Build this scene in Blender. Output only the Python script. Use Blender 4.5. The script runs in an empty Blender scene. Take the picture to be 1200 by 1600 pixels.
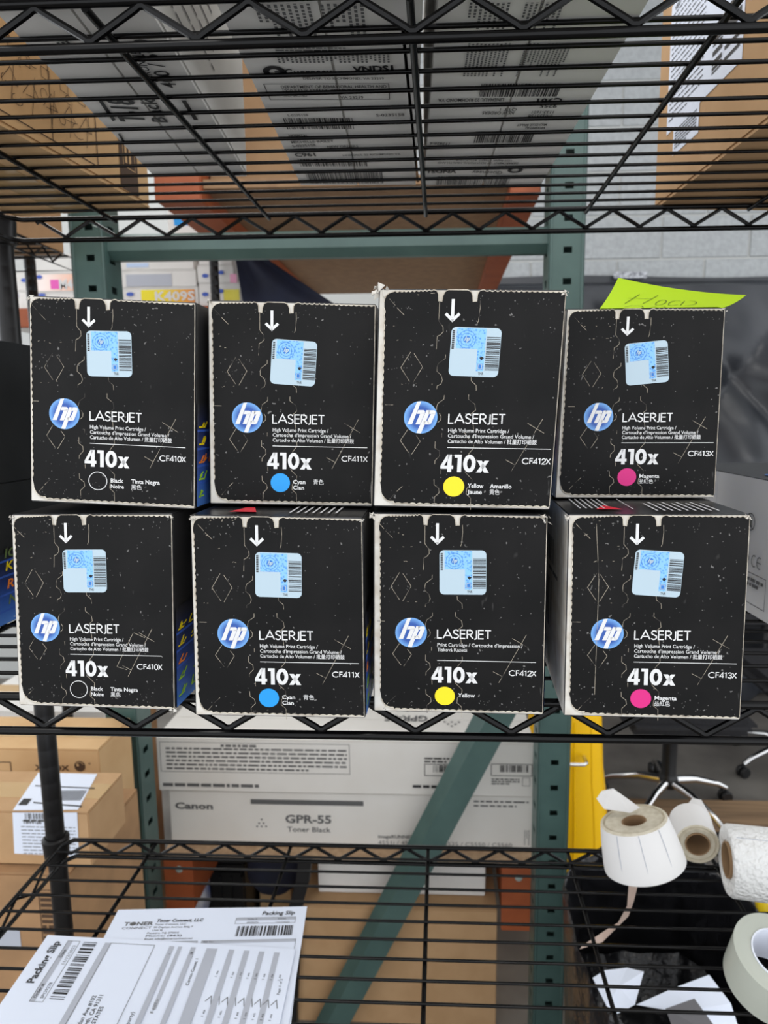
import bpy, bmesh, math, random
from mathutils import Vector as V, Matrix
from mathutils.geometry import tessellate_polygon
rnd = random.Random(7)
SC = bpy.context.scene; COL = SC.collection
H = 1.66; YW = 3.9                                   # eye height of the camera
# ---------------------------------------------------------------- camera
FPX, PPX, PPY, YAW, PIT, ROL = 1026.299, 644.45, 791.787, .04302, .1405, -.00666
def _basis():
    cy, sy, cp, sp, cr, sr = math.cos(YAW), math.sin(YAW), math.cos(PIT), math.sin(PIT), math.cos(ROL), math.sin(ROL)
    F = V((-sy*cp, cy*cp, -sp)); R0 = V((cy, sy, 0)); U0 = R0.cross(F)
    return F, R0*cr + U0*sr, U0*cr - R0*sr
CF, CR, CU = _basis()
CAM0 = V((0, 0, H))
cd = bpy.data.cameras.new('camera'); co = bpy.data.objects.new('camera', cd); COL.objects.link(co)
m3 = Matrix((CR, CU, -CF)).transposed()
co.matrix_world = Matrix.Translation(CAM0) @ m3.to_4x4()
cd.sensor_fit = 'HORIZONTAL'; cd.sensor_width = 36; cd.lens = FPX*36/1200
cd.shift_x = (600-PPX)/1200; cd.shift_y = (PPY-800)/1200
cd.clip_start = .01; cd.dof.use_dof = True; cd.dof.focus_distance = .42; cd.dof.aperture_fstop = 17
SC.camera = co
# ---------------------------------------------------------------- world, lights, exposure
SC.view_settings.view_transform = 'Standard'; SC.view_settings.look = 'None'
SC.view_settings.gamma = 1; SC.view_settings.use_curve_mapping = False
SC.view_settings.exposure = 0.9
w = bpy.data.worlds.new('world'); SC.world = w; w.use_nodes = True
w.node_tree.nodes['Background'].inputs[0].default_value = (.93, .96, 1, 1)
w.node_tree.nodes['Background'].inputs[1].default_value = .95
def area(name, loc, target, sx, sy, watts, col=(1, .98, .95)):
    l = bpy.data.lights.new(name, 'AREA'); l.shape = 'RECTANGLE'; l.size = sx; l.size_y = sy; l.energy = watts; l.color = col
    o = bpy.data.objects.new(name, l); COL.objects.link(o); o.location = loc
    o.rotation_euler = (V(target)-V(loc)).to_track_quat('-Z', 'Y').to_euler(); return o
area('strip_light', (-.2, -.9, 3.4), (0, .3, 1.3), 2.4, .5, 14)
area('strip_light', (1.9, 2.0, 3.85), (1.6, 2.8, 1.0), 2.0, .5, 5)
area('strip_light', (-1.6, 2.2, 3.85), (-1.5, 2.4, 0), 1.6, .4, 16)
area('strip_light', (-.3, 1.18, 3.8), (-.3, 1.2, 0), 1.6, .3, 4)
# ---------------------------------------------------------------- helpers
def ray(x, y): return CF + CR*((x-PPX)/FPX) - CU*((y-PPY)/FPX)
def at(x, y, Y): d = ray(x, y); return d*(Y/d.y) + CAM0
def on(x, y, Z): d = ray(x, y); return d*((Z-H)/d.z) + CAM0
def px(P):
    d = P-CAM0; return (PPX+FPX*d.dot(CR)/d.dot(CF), PPY-FPX*d.dot(CU)/d.dot(CF))
def lin(c): return tuple(((v/255)/12.92 if v/255 < .04045 else ((v/255+.055)/1.055)**2.4) for v in c)+(1,)
MATS = {}
def mat(name, c, rough=.6, c2=None, scale=30, metal=0, bump=0, spec=.5, trans=0, detail=3, stretch=None, emit=0, lo=.35, hi=.65):
    if name in MATS: return MATS[name]
    m = bpy.data.materials.new(name); m.use_nodes = True; nt = m.node_tree; b = nt.nodes['Principled BSDF']
    b.inputs['Base Color'].default_value = lin(c); b.inputs['Roughness'].default_value = rough
    b.inputs['Metallic'].default_value = metal; b.inputs['Specular IOR Level'].default_value = spec
    if trans: b.inputs['Transmission Weight'].default_value = trans
    if emit: b.inputs['Emission Color'].default_value = lin(c); b.inputs['Emission Strength'].default_value = emit
    if c2 or bump:
        tc = nt.nodes.new('ShaderNodeTexCoord'); mp = nt.nodes.new('ShaderNodeMapping')
        nt.links.new(tc.outputs['Object'], mp.inputs[0])
        if stretch: mp.inputs['Scale'].default_value = stretch
        n = nt.nodes.new('ShaderNodeTexNoise'); n.inputs['Scale'].default_value = scale; n.inputs['Detail'].default_value = detail
        nt.links.new(mp.outputs[0], n.inputs['Vector'])
        if c2:
            r = nt.nodes.new('ShaderNodeValToRGB'); r.color_ramp.elements[0].position = lo; r.color_ramp.elements[1].position = hi
            r.color_ramp.elements[0].color = lin(c); r.color_ramp.elements[1].color = lin(c2)
            nt.links.new(n.outputs['Fac'], r.inputs[0]); nt.links.new(r.outputs[0], b.inputs['Base Color'])
        if bump:
            bp = nt.nodes.new('ShaderNodeBump'); bp.inputs['Strength'].default_value = bump; bp.inputs['Distance'].default_value = .01
            nt.links.new(n.outputs['Fac'], bp.inputs['Height']); nt.links.new(bp.outputs[0], b.inputs['Normal'])
    MATS[name] = m; return m
def gradmat(name, stops, axis, rough=.4, stripes=None):
    """printed colour gradient along an object axis (metres)"""
    m = bpy.data.materials.new(name); m.use_nodes = True; nt = m.node_tree; b = nt.nodes['Principled BSDF']
    b.inputs['Roughness'].default_value = rough
    tc = nt.nodes.new('ShaderNodeTexCoord'); s = nt.nodes.new('ShaderNodeSeparateXYZ'); nt.links.new(tc.outputs['Object'], s.inputs[0])
    r = nt.nodes.new('ShaderNodeValToRGB'); mr = nt.nodes.new('ShaderNodeMapRange')
    mr.inputs['From Min'].default_value = stops[0][0]; mr.inputs['From Max'].default_value = stops[-1][0]
    nt.links.new(s.outputs[axis], mr.inputs['Value']); nt.links.new(mr.outputs[0], r.inputs[0])
    el = r.color_ramp.elements; a, z = stops[0][0], stops[-1][0]
    el[0].position = 0; el[0].color = lin(stops[0][1]); el[1].position = 1; el[1].color = lin(stops[-1][1])
    for p, c in stops[1:-1]: e = el.new((p-a)/(z-a)); e.color = lin(c)
    nt.links.new(r.outputs[0], b.inputs['Base Color']); return m
def absloc(o):
    l = V((0, 0, 0))
    while o: l += o.location; o = o.parent
    return l
def link(name, mesh, m, parent=None, origin=None):
    for mm in (m if isinstance(m, (list, tuple)) else [m]): mesh.materials.append(mm)
    o = bpy.data.objects.new(name, mesh); COL.objects.link(o)
    if parent is not None:
        o.parent = parent; mesh.transform(Matrix.Translation(-absloc(parent)))
    elif origin is not None:
        mesh.transform(Matrix.Translation(-V(origin))); o.location = origin
    return o
def tag(o, label=None, cat=None, group=None, kind=None):
    if label: o['label'] = label
    if cat: o['category'] = cat
    if group: o['group'] = group
    if kind: o['kind'] = kind
    return o
def empty(name, loc, label=None, cat=None, group=None, kind=None, parent=None):
    o = bpy.data.objects.new(name, None); COL.objects.link(o); o.empty_display_size = .02
    if parent is not None: o.parent = parent; o.location = V(loc)-absloc(parent)
    else: o.location = V(loc)
    return tag(o, label, cat, group, kind)
class MB:
    def __init__(s): s.v = []; s.f = []; s.mi = []; s.cur = 0
    def add(s, vs, fs):
        n = len(s.v); s.v += [V(v) for v in vs]; s.f += [tuple(i+n for i in f) for f in fs]; s.mi += [s.cur]*len(fs); return s
    def hexa(s, c):   # c: 8 corners, bottom 4 (ccw) then top 4
        return s.add(c, [(3, 2, 1, 0), (4, 5, 6, 7), (0, 1, 5, 4), (1, 2, 6, 5), (2, 3, 7, 6), (3, 0, 4, 7)])
    def box(s, x0, x1, y0, y1, z0, z1):
        return s.hexa([(x0, y0, z0), (x1, y0, z0), (x1, y1, z0), (x0, y1, z0), (x0, y0, z1), (x1, y0, z1), (x1, y1, z1), (x0, y1, z1)])
    def obox(s, org, ex, ey, ez):   # origin corner and three edge vectors
        o, a, b, c = V(org), V(ex), V(ey), V(ez)
        return s.hexa([o, o+a, o+a+b, o+b, o+c, o+a+c, o+a+b+c, o+b+c])
    def tube(s, pts, r, n=8, cap=True):
        pts = [V(p) for p in pts]; rings = []
        rs = r if isinstance(r, (list, tuple)) else [r]*len(pts)
        t0 = (pts[1]-pts[0]).normalized(); up = V((0, 0, 1)) if abs(t0.z) < .9 else V((0, 1, 0))
        a = t0.cross(up).normalized()
        for i, p in enumerate(pts):
            d1 = (p-pts[i-1]).normalized() if i else None; d2 = (pts[i+1]-p).normalized() if i < len(pts)-1 else None
            t = ((d1 or d2)+(d2 or d1)).normalized(); a = (a-t*a.dot(t)).normalized(); b = t.cross(a)
            k = 1/max(.5, abs(t.dot(d1 or d2)))
            rings.append([p+(a*math.cos(2*math.pi*j/n)+b*math.sin(2*math.pi*j/n))*rs[i]*(k if False else 1) for j in range(n)])
        vs = [v for rg in rings for v in rg]; fs = []
        for i in range(len(pts)-1):
            for j in range(n):
                k = (j+1) % n; fs.append((i*n+j, i*n+k, (i+1)*n+k, (i+1)*n+j))
        if cap: fs += [tuple(reversed(range(n))), tuple(range((len(pts)-1)*n, len(pts)*n))]
        return s.add(vs, fs)
    def lathe(s, prof, org=(0, 0, 0), n=32, mtx=None, close=False):
        m = mtx or Matrix.Identity(3); vs = []
        for (r, z) in prof:
            for j in range(n):
                a = 2*math.pi*j/n; vs.append(m @ V((r*math.cos(a), r*math.sin(a), z))+V(org))
        fs = []; L = len(prof)
        for i in range(L if close else L-1):
            i2 = (i+1) % L
            for j in range(n): k = (j+1) % n; fs.append((i*n+j, i*n+k, i2*n+k, i2*n+j))
        return s.add(vs, fs)
    def build(s, name, m, parent=None, origin=None, smooth=False, bevel=0, recalc=True, seg=2):
        me = bpy.data.meshes.new(name); me.from_pydata([tuple(v) for v in s.v], [], s.f)
        if isinstance(m, (list, tuple)):
            me.polygons.foreach_set('material_index', s.mi)
        o = link(name, me, m, parent, origin)
        if recalc or bevel:
            b = bmesh.new(); b.from_mesh(me)
            if recalc: bmesh.ops.recalc_face_normals(b, faces=b.faces)
            if bevel: bmesh.ops.bevel(b, geom=[e for e in b.edges if len(e.link_faces) == 2 and e.calc_face_angle(0) > .5], offset=bevel, segments=seg, affect='EDGES', clamp_overlap=True)
            b.to_mesh(me); b.free()
        if smooth:
            me.polygons.foreach_set('use_smooth', [True]*len(me.polygons)); me.set_sharp_from_angle(angle=.8)
        return o
# ---------------------------------------------------------------- lettering
_tc = {}
def glyphs(s, bold=0.0):
    k = (s, bold)
    if k not in _tc:
        c = bpy.data.curves.new('t', 'FONT'); c.body = s; c.size = 1; c.offset = bold; c.resolution_u = 2; c.fill_mode = 'FRONT'
        o = bpy.data.objects.new('t', c); COL.objects.link(o)
        me = bpy.data.meshes.new_from_object(o.evaluated_get(bpy.context.evaluated_depsgraph_get()))
        vs = [(v.co.x, v.co.y) for v in me.vertices]; fs = [tuple(p.vertices) for p in me.polygons]
        bpy.data.objects.remove(o); bpy.data.meshes.remove(me); bpy.data.curves.remove(c)
        x0 = min([v[0] for v in vs] or [0]); x1 = max([v[0] for v in vs] or [1])
        _tc[k] = (vs, fs, x0, max(x1-x0, 1e-4))
    return _tc[k]
CAPH = [.73]
def arc(cx, cy, rx, ry, a0, a1, n=10): return [(cx+rx*math.cos(math.radians(a0+(a1-a0)*i/n)), cy+ry*math.sin(math.radians(a0+(a1-a0)*i/n))) for i in range(n+1)]
GL = {  # geometric capitals drawn as strokes: (advance, [strokes])
 'L': (.52, [[(.05, 1), (.05, 0), (.42, 0)]]), 'A': (.80, [[(0, 0), (.37, 1), (.74, 0)], [(.13, .32), (.61, .32)]]),
 'S': (.56, [[(.44, .84)]+arc(.25, .76, .19, .24, 30, 215, 8)+[(.30, .48)]+arc(.23, .26, .22, .26, 40, -150, 9)]),
 'E': (.56, [[(.46, 1), (.05, 1), (.05, 0), (.46, 0)], [(.05, .54), (.44, .54)]]), 'F': (.52, [[(.45, 1), (.05, 1), (.05, 0)], [(.05, .54), (.43, .54)]]),
 'R': (.60, [[(.05, 0), (.05, 1), (.24, 1)]+arc(.24, .74, .24, .26, 90, -90, 8)+[(.05, .48)], [(.25, .48), (.53, 0)]]),
 'J': (.34, [[(.22, 1), (.22, .10), (.17, -.02), (.04, -.07)]]), 'T': (.52, [[(0, 1), (.5, 1)], [(.25, 1), (.25, 0)]]),
 'C': (.98, [arc(.50, .5, .46, .5, 46, 314, 16)]), 'X': (.60, [[(0, 1), (.55, 0)], [(.55, 1), (0, 0)]]),
 '4': (.60, [[(.44, 0), (.44, 1), (.01, .22), (.58, .22)]]), '1': (.52, [[(.08, .88), (.28, .97), (.28, 0)]]),
 '0': (.62, [arc(.29, .5, .25, .5, 90, 450, 20)]), '2': (.60, [[(.05, .68)]+arc(.28, .71, .23, .28, 170, -30, 9)+[(.04, 0), (.54, 0)]]),
 '3': (.58, [arc(.26, .75, .20, .25, 165, -90, 9)+arc(.25, .25, .25, .26, 90, -165, 10)]),
 'x': (.52, [[(.0, .62), (.48, 0)], [(.48, .62), (.0, 0)]])}
class Ink:
    """flat print: 2-D polygons (x right, y up) mapped onto a surface"""
    def __init__(s): s.v = []; s.f = []
    def poly(s, pts):
        n = len(s.v); s.v += [tuple(p) for p in pts]
        if len(pts) <= 4: s.f.append(tuple(range(n, n+len(pts))))
        else:
            for t in tessellate_polygon([[V((p[0], p[1], 0)) for p in pts]]): s.f.append(tuple(n+i for i in t))
        return s
    def rect(s, x0, y0, x1, y1): return s.poly([(x0, y0), (x1, y0), (x1, y1), (x0, y1)])
    def frame(s, x0, y0, x1, y1, t): s.rect(x0, y0, x1, y0+t); s.rect(x0, y1-t, x1, y1); s.rect(x0, y0+t, x0+t, y1-t); return s.rect(x1-t, y0+t, x1, y1-t)
    def line(s, pts, w):
        L, R = [], []; n = len(pts)
        for i, p in enumerate(pts):
            d1 = (p[0]-pts[i-1][0], p[1]-pts[i-1][1]) if i else None; d2 = (pts[i+1][0]-p[0], pts[i+1][1]-p[1]) if i < n-1 else None
            def nm(d): l = math.hypot(*d) or 1e-9; return (-d[1]/l, d[0]/l)
            n1 = nm(d1) if d1 else nm(d2); n2 = nm(d2) if d2 else n1
            mx, my = n1[0]+n2[0], n1[1]+n2[1]; l = math.hypot(mx, my) or 1e-9; mx /= l; my /= l
            k = min(2.2, 1/max(.3, mx*n1[0]+my*n1[1]))*w/2
            L.append((p[0]+mx*k, p[1]+my*k)); R.append((p[0]-mx*k, p[1]-my*k))
        b = len(s.v); s.v += L+R
        for i in range(n-1): s.f.append((b+i, b+i+1, b+n+i+1, b+n+i))
        return s
    def disc(s, cx, cy, r, n=32, ry=None):
        b = len(s.v); s.v += [(cx+r*math.cos(2*math.pi*i/n), cy+(ry or r)*math.sin(2*math.pi*i/n)) for i in range(n)]; s.f.append(tuple(range(b, b+n))); return s
    def ring(s, cx, cy, r, w, n=40): return s.line(arc(cx, cy, r, r, 0, 360, n), w)
    def txt(s, t, x, y, h, wd=None, bold=0.012, slant=0):
        vs, fs, x0, W = glyphs(t, bold); k = h/CAPH[0]; kx = wd/W if wd else k; b = len(s.v)
        s.v += [(x+(vx-x0)*kx+slant*vy*k, y+vy*k) for vx, vy in vs]; s.f += [tuple(i+b for i in f) for f in fs]; return s
    def geo(s, t, x, y, h, wd, th, xs=1.0):
        tot = sum(GL[c][0] for c in t); k = wd/tot; cx = x
        for c in t:
            a, st = GL[c]
            for q in st: s.line([(cx+px_*k, y+th/2+py_*(h-th)) for px_, py_ in q], th)
            cx += a*k
        return s
    def bars(s, x0, y0, x1, y1, n, vertical=True, seed=1):
        r = random.Random(seed); p = 0.0
        ws = [r.choice((1, 1, 2, 3)) for _ in range(2*n)]; tot = sum(ws)
        for i, q in enumerate(ws):
            a, b = p/tot, (p+q)/tot; p += q
            if i % 2: continue
            if vertical: s.rect(x0+(x1-x0)*a, y0, x0+(x1-x0)*b, y1)
            else: s.rect(x0, y0+(y1-y0)*a, x1, y0+(y1-y0)*b)
        return s
    def greek(s, x0, y0, x1, y1, rows, seed=3, fill=.55, vert=False):
        """small print too fine to read: rows of word-like dashes"""
        r = random.Random(seed)
        for i in range(rows):
            if not vert:
                h = (y1-y0)/rows; y = y1-(i+1)*h+h*(1-fill)/2; x = x0; end = x1 if i < rows-1 else x0+(x1-x0)*r.uniform(.4, .9)
                while x < end:
                    l = h*r.uniform(.6, 2.6); s.rect(x, y, min(x+l, end), y+h*fill); x += l+h*.35
            else:
                h = (x1-x0)/rows; xx = x0+i*h+h*(1-fill)/2; y = y0+(y1-y0)*r.choice((0, 0, 0, .25, .45))
                while y < y1:
                    l = h*r.uniform(.5, .9); s.rect(xx, y, xx+h*fill, min(y+l, y1)); y += l+h*.28
        return s
    def build(s, name, m, parent, fn, off=.0001, thick=0):
        me = bpy.data.meshes.new(name); me.from_pydata([tuple(fn(x, y, off)) for x, y in s.v], [], s.f)
        return link(name, me, m, parent)
def plane(o, ex, ey):
    """print surface: origin, unit right vector, unit up vector (metres)"""
    o, ex, ey = V(o), V(ex).normalized(), V(ey).normalized(); n = ex.cross(ey)
    return lambda x, y, off=0: o+ex*x+ey*y+n*off
def bilin(TL, TR, BR, BL):
    TL, TR, BR, BL = map(V, (TL, TR, BR, BL)); n = ((TR-BL).cross(TL-BR)).normalized()
    return lambda u, v, off=0: (TL*(1-u)+TR*u)*(1-v)+(BL*(1-u)+BR*u)*v+n*off
CAPH[0] = max(v[1] for v in glyphs('H', 0)[0])
# ---------------------------------------------------------------- materials
M_wire = mat('black epoxy coated wire', (6, 6, 7), .22, c2=(10, 9, 9), scale=60, spec=.22)
M_post = mat('black coated post', (10, 9, 10), .35, c2=(18, 16, 16), scale=25, spec=.35)
M_green = mat('green rack paint', (62, 86, 82), .42, c2=(72, 97, 92), scale=9, bump=.04)
M_scuff = mat('bare scuffed paint', (150, 165, 160), .6)
M_orange = mat('orange beam paint', (160, 82, 42), .6, c2=(146, 72, 36), scale=14)
M_kraft = mat('kraft cardboard', (186, 150, 110), .85, c2=(178, 142, 102), scale=18)
M_kraft2 = mat('kraft cardboard pale', (206, 170, 124), .85, c2=(196, 158, 112), scale=9)
M_kraftd = mat('kraft cardboard dark', (168, 130, 92), .85, c2=(150, 116, 82), scale=14)
M_tape = mat('clear parcel tape', (190, 158, 112), .2)
M_white = mat('white coated board', (222, 220, 216), .55, c2=(212, 210, 206), scale=10)
M_canon = mat('warm white board', (224, 221, 215), .5, c2=(218, 214, 207), scale=6)
M_raw = mat('torn white board edge', (206, 203, 196), .8, c2=(188, 180, 168), scale=90)
M_ink = mat('black print', (30, 30, 32), .5)
M_inkg = mat('grey print', (92, 92, 92), .6)
M_inkl = mat('pale grey print', (176, 180, 190), .6)
M_brownink = mat('brown print', (74, 52, 34), .7)
M_wink = mat('white print', (212, 212, 212), .45)
M_perf = mat('perforation edge', (168, 158, 142), .8, c2=(60, 56, 52), scale=130, lo=.5, hi=.62)
M_edge = mat('torn edge', (206, 198, 182), .8, c2=(150, 140, 126), scale=150)
M_dust = mat('dusty scuff', (96, 94, 92), .9)
M_cyan = mat('cyan print', (0, 142, 218), .4); M_yel = mat('yellow print', (236, 210, 0), .4); M_mag = mat('magenta print', (206, 20, 120), .4)
M_red = mat('red print', (222, 40, 58), .4); M_orp = mat('orange print', (236, 126, 30), .45); M_grn = mat('green print', (150, 200, 40), .45)
M_stick = mat('white security sticker', (170, 190, 202), .35)
M_paper = mat('white paper', (222, 229, 243), .7)
M_neon = mat('neon lime paper', (176, 212, 16), .6)
M_sheet = mat('black plastic sheet', (32, 35, 40), .3, bump=.8, scale=2.5, c2=(44, 47, 53))
M_bag = mat('black garbage bag plastic', (20, 20, 22), .22, c2=(28, 28, 31), bump=1.0, scale=22)
M_yellow = mat('yellow enamel', (250, 196, 8), .22)
M_chrome = mat('chrome', (215, 215, 215), .12, metal=1)
M_blackp = mat('black plastic', (20, 20, 22), .4)
M_conc = mat('concrete floor', (118, 114, 108), .55, c2=(86, 82, 78), scale=3, detail=8)
M_block = mat('painted grey block', (164, 168, 170), .7, c2=(152, 156, 158), scale=40, bump=.5, detail=5)
M_mortar = mat('painted mortar', (176, 178, 176), .8)
M_ceil = mat('white ceiling', (225, 225, 225), .8)
M_navy = mat('navy cloth', (28, 34, 58), .8, c2=(20, 24, 42), scale=6)
M_core = mat('cardboard core', (150, 120, 88), .85)
M_roll = mat('label roll paper', (226, 224, 222), .6)
M_rolle = mat('wound paper edge', (214, 206, 186), .8, c2=(198, 188, 166), scale=120)
M_towel = mat('embossed paper towel', (238, 238, 236), .9, bump=.6, scale=160, detail=1)
M_cleart = mat('clear tape roll', (206, 210, 198), .25, trans=.25)
M_corew = mat('white tape core', (226, 230, 240), .5)
M_lamp = mat('light diffuser', (255, 255, 255), .5, emit=6)
def blackface():
    m = bpy.data.materials.new('black printed board'); m.use_nodes = True; nt = m.node_tree; b = nt.nodes['Principled BSDF']
    b.inputs['Roughness'].default_value = .5; b.inputs['Specular IOR Level'].default_value = .17; L = nt.links.new
    tc = nt.nodes.new('ShaderNodeTexCoord')
    def N(sc, det, st=None):
        n = nt.nodes.new('ShaderNodeTexNoise'); n.inputs['Scale'].default_value = sc; n.inputs['Detail'].default_value = det
        if st:
            mp = nt.nodes.new('ShaderNodeMapping'); mp.inputs['Scale'].default_value = st; L(tc.outputs['Object'], mp.inputs[0]); L(mp.outputs[0], n.inputs[0])
        else: L(tc.outputs['Object'], n.inputs[0])
        return n
    def ramp(src, a, ca, z, cz):
        r = nt.nodes.new('ShaderNodeValToRGB'); r.color_ramp.elements[0].position = a; r.color_ramp.elements[1].position = z
        r.color_ramp.elements[0].color = ca; r.color_ramp.elements[1].color = cz; L(src, r.inputs[0]); return r
    a = N(22, 4); r1 = ramp(a.outputs['Fac'], .4, lin((8, 8, 8)), .75, lin((20, 19, 19)))
    sp = N(420, 1); r2 = ramp(sp.outputs['Fac'], .735, (0, 0, 0, 1), .76, (1, 1, 1, 1))
    st = N(160, 2, (1, 1, .22)); r3 = ramp(st.outputs['Fac'], .66, (0, 0, 0, 1), .74, (1, 1, 1, 1))
    big = N(34, 2); r4 = ramp(big.outputs['Fac'], .6, (0, 0, 0, 1), .7, (1, 1, 1, 1))
    mu = nt.nodes.new('ShaderNodeMath'); mu.operation = 'MULTIPLY'; L(r3.outputs[0], mu.inputs[0]); L(r4.outputs[0], mu.inputs[1])
    mx = nt.nodes.new('ShaderNodeMath'); mx.operation = 'MAXIMUM'; L(mu.outputs[0], mx.inputs[0]); L(r2.outputs[0], mx.inputs[1])
    m2 = nt.nodes.new('ShaderNodeMath'); m2.operation = 'MULTIPLY'; m2.inputs[1].default_value = .45; L(mx.outputs[0], m2.inputs[0])
    mix = nt.nodes.new('ShaderNodeMix'); mix.data_type = 'RGBA'; L(m2.outputs[0], mix.inputs[0]); L(r1.outputs[0], mix.inputs[6]); mix.inputs[7].default_value = lin((150, 148, 146))
    L(mix.outputs[2], b.inputs['Base Color']); return m
M_black = blackface()
M_blacks = mat('black glossy carton side', (24, 24, 26), .3, c2=(34, 34, 36), scale=20)
M_bluep = gradmat('blue gradient print', [(0, (74, 122, 196)), (.018, (44, 84, 160)), (.04, (26, 46, 104)), (.062, (22, 26, 44)), (.07, (24, 24, 26))], 2, .3)
M_logo = bpy.data.materials.new('blue logo disc print'); M_logo.use_nodes = True
def _logo():
    nt = M_logo.node_tree; b = nt.nodes['Principled BSDF']; b.inputs['Roughness'].default_value = .4
    tc = nt.nodes.new('ShaderNodeTexCoord'); gr = nt.nodes.new('ShaderNodeTexGradient'); gr.gradient_type = 'SPHERICAL'
    r = nt.nodes.new('ShaderNodeValToRGB'); mp = nt.nodes.new('ShaderNodeMapping'); mp.vector_type = 'POINT'
    mp.inputs['Scale'].default_value = (90, 90, 90)
    nt.links.new(tc.outputs['Object'], mp.inputs[0]); nt.links.new(mp.outputs[0], gr.inputs[0]); nt.links.new(gr.outputs['Fac'], r.inputs[0])
    r.color_ramp.elements[0].position = .08; r.color_ramp.elements[0].color = lin((110, 165, 222)); r.color_ramp.elements[1].position = .45; r.color_ramp.elements[1].color = lin((30, 76, 156))
    nt.links.new(r.outputs[0], b.inputs['Base Color'])
_logo()
def _guil():
    m = bpy.data.materials.new('blue rosette print'); m.use_nodes = True; nt = m.node_tree; b = nt.nodes['Principled BSDF']; b.inputs['Roughness'].default_value = .3
    tc = nt.nodes.new('ShaderNodeTexCoord'); wv = nt.nodes.new('ShaderNodeTexVoronoi'); wv.inputs['Scale'].default_value = 620
    nt.links.new(tc.outputs['Object'], wv.inputs[0]); r = nt.nodes.new('ShaderNodeValToRGB')
    r.color_ramp.elements[0].position = .2; r.color_ramp.elements[0].color = lin((74, 140, 214)); r.color_ramp.elements[1].position = .5; r.color_ramp.elements[1].color = lin((128, 184, 236))
    nt.links.new(wv.outputs['Distance'], r.inputs[0]); nt.links.new(r.outputs[0], b.inputs['Base Color']); return m
M_guil = _guil(); M_sblue = mat('deep blue print', (34, 110, 190), .3)
# ---------------------------------------------------------------- the room
MB().box(-4, 4, -2.4, YW, -.05, 0).build('floor', M_conc, origin=(0, 0, 0))['kind'] = 'structure'
wb = MB().box(-4, 4, YW, YW+.1, -.05, 3.95).build('wall_back', M_mortar, origin=(0, YW, 0)); wb['kind'] = 'structure'
cl = MB().box(-4, 4, -2.4, YW+.1, 3.95, 4.0).build('ceiling', M_ceil, origin=(0, 0, 3.95)); cl['kind'] = 'structure'
q0, q1, q2 = at(1032, 405, YW), at(1169, 405, YW), at(1032, 337, YW)
bw, bh, zb0 = q1.x-q0.x, q2.z-q0.z, q0.z
for r_ in range(-3, 8):
    for c_ in range(-3, 3):
        x0 = q0.x+c_*bw+(0 if r_ % 2 == 0 else bw/2); z0 = zb0+r_*bh
        d = rnd.uniform(.006, .009)
        if z0+bh > 3.94: continue
        MB().box(x0+.006, x0+bw-.006, YW-d, YW+.001, z0+.006, z0+bh-.006).build('block', M_block, wb, bevel=.003, seg=1)
lt = empty('ceiling_light', (-.95, 3.2, 3.95), 'long white ceiling light seen through the gap above the wire shelf', 'light')
MB().box(-1.7, -.5, 3.08, 3.3, 3.9, 3.95).build('light_housing', M_ceil, lt); MB().box(-1.68, -.52, 3.1, 3.28, 3.892, 3.9).build('diffuser', M_lamp, lt)
# ---------------------------------------------------------------- black wire shelving
HT, HM, HB = H+.24907, H-.19381, H-.60938; YF, YB, XL, XR, SEP = .4274, .857, -.545, .715, .027
PITCH = .0655
unit = empty('wire_shelving_unit', (XL, YB, 0), 'black wire shelving unit with three shelves that carries the toner cartons', 'shelving')
for x in (XL-.018, XR+.018):
    for y in (YF-.006, YB+.004):
        p = MB(); zs = [0]
        prof = [(.0127, 0)]; z = .02
        while z < HT-.01: prof += [(.0127, z), (.0126, z+.0012), (.0126, z+.0024), (.0127, z+.0036)]; z += .0254
        prof.append((.0127, HT+.0012)); prof.append((0, HT+.0015))
        p.lathe(prof, (x, y, 0), 14); po = p.build('post', M_post, unit, smooth=True)
        for z in (HT, HM, HB):
            MB().lathe([(.0135, -.032), (.0165, -.030), (.0185, -.001), (.0155, .0015), (.0135, .0015)], (x, y, z), 16).build('sleeve', M_post, po, smooth=True)
def zig(x0, x1, y, ztop, zlow, phase, r=.0023):
    pts = []; h = PITCH/2; k = math.floor((x0-phase)/h)
    while True:
        x = phase+k*h
        if x > x1-.004: break
        if x >= x0+.004:
            hi = k % 2; z = ztop if hi else zlow; s = -1 if hi else 1
            pts += [(x-.0042, y, z+s*.0022), (x-.0015, y, z+s*.0003), (x+.0015, y, z+s*.0003), (x+.0042, y, z+s*.0022)]
        k += 1
    return MB().tube(pts, r, 7)
SUP = [-.412+.197*i for i in range(6)]
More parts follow.
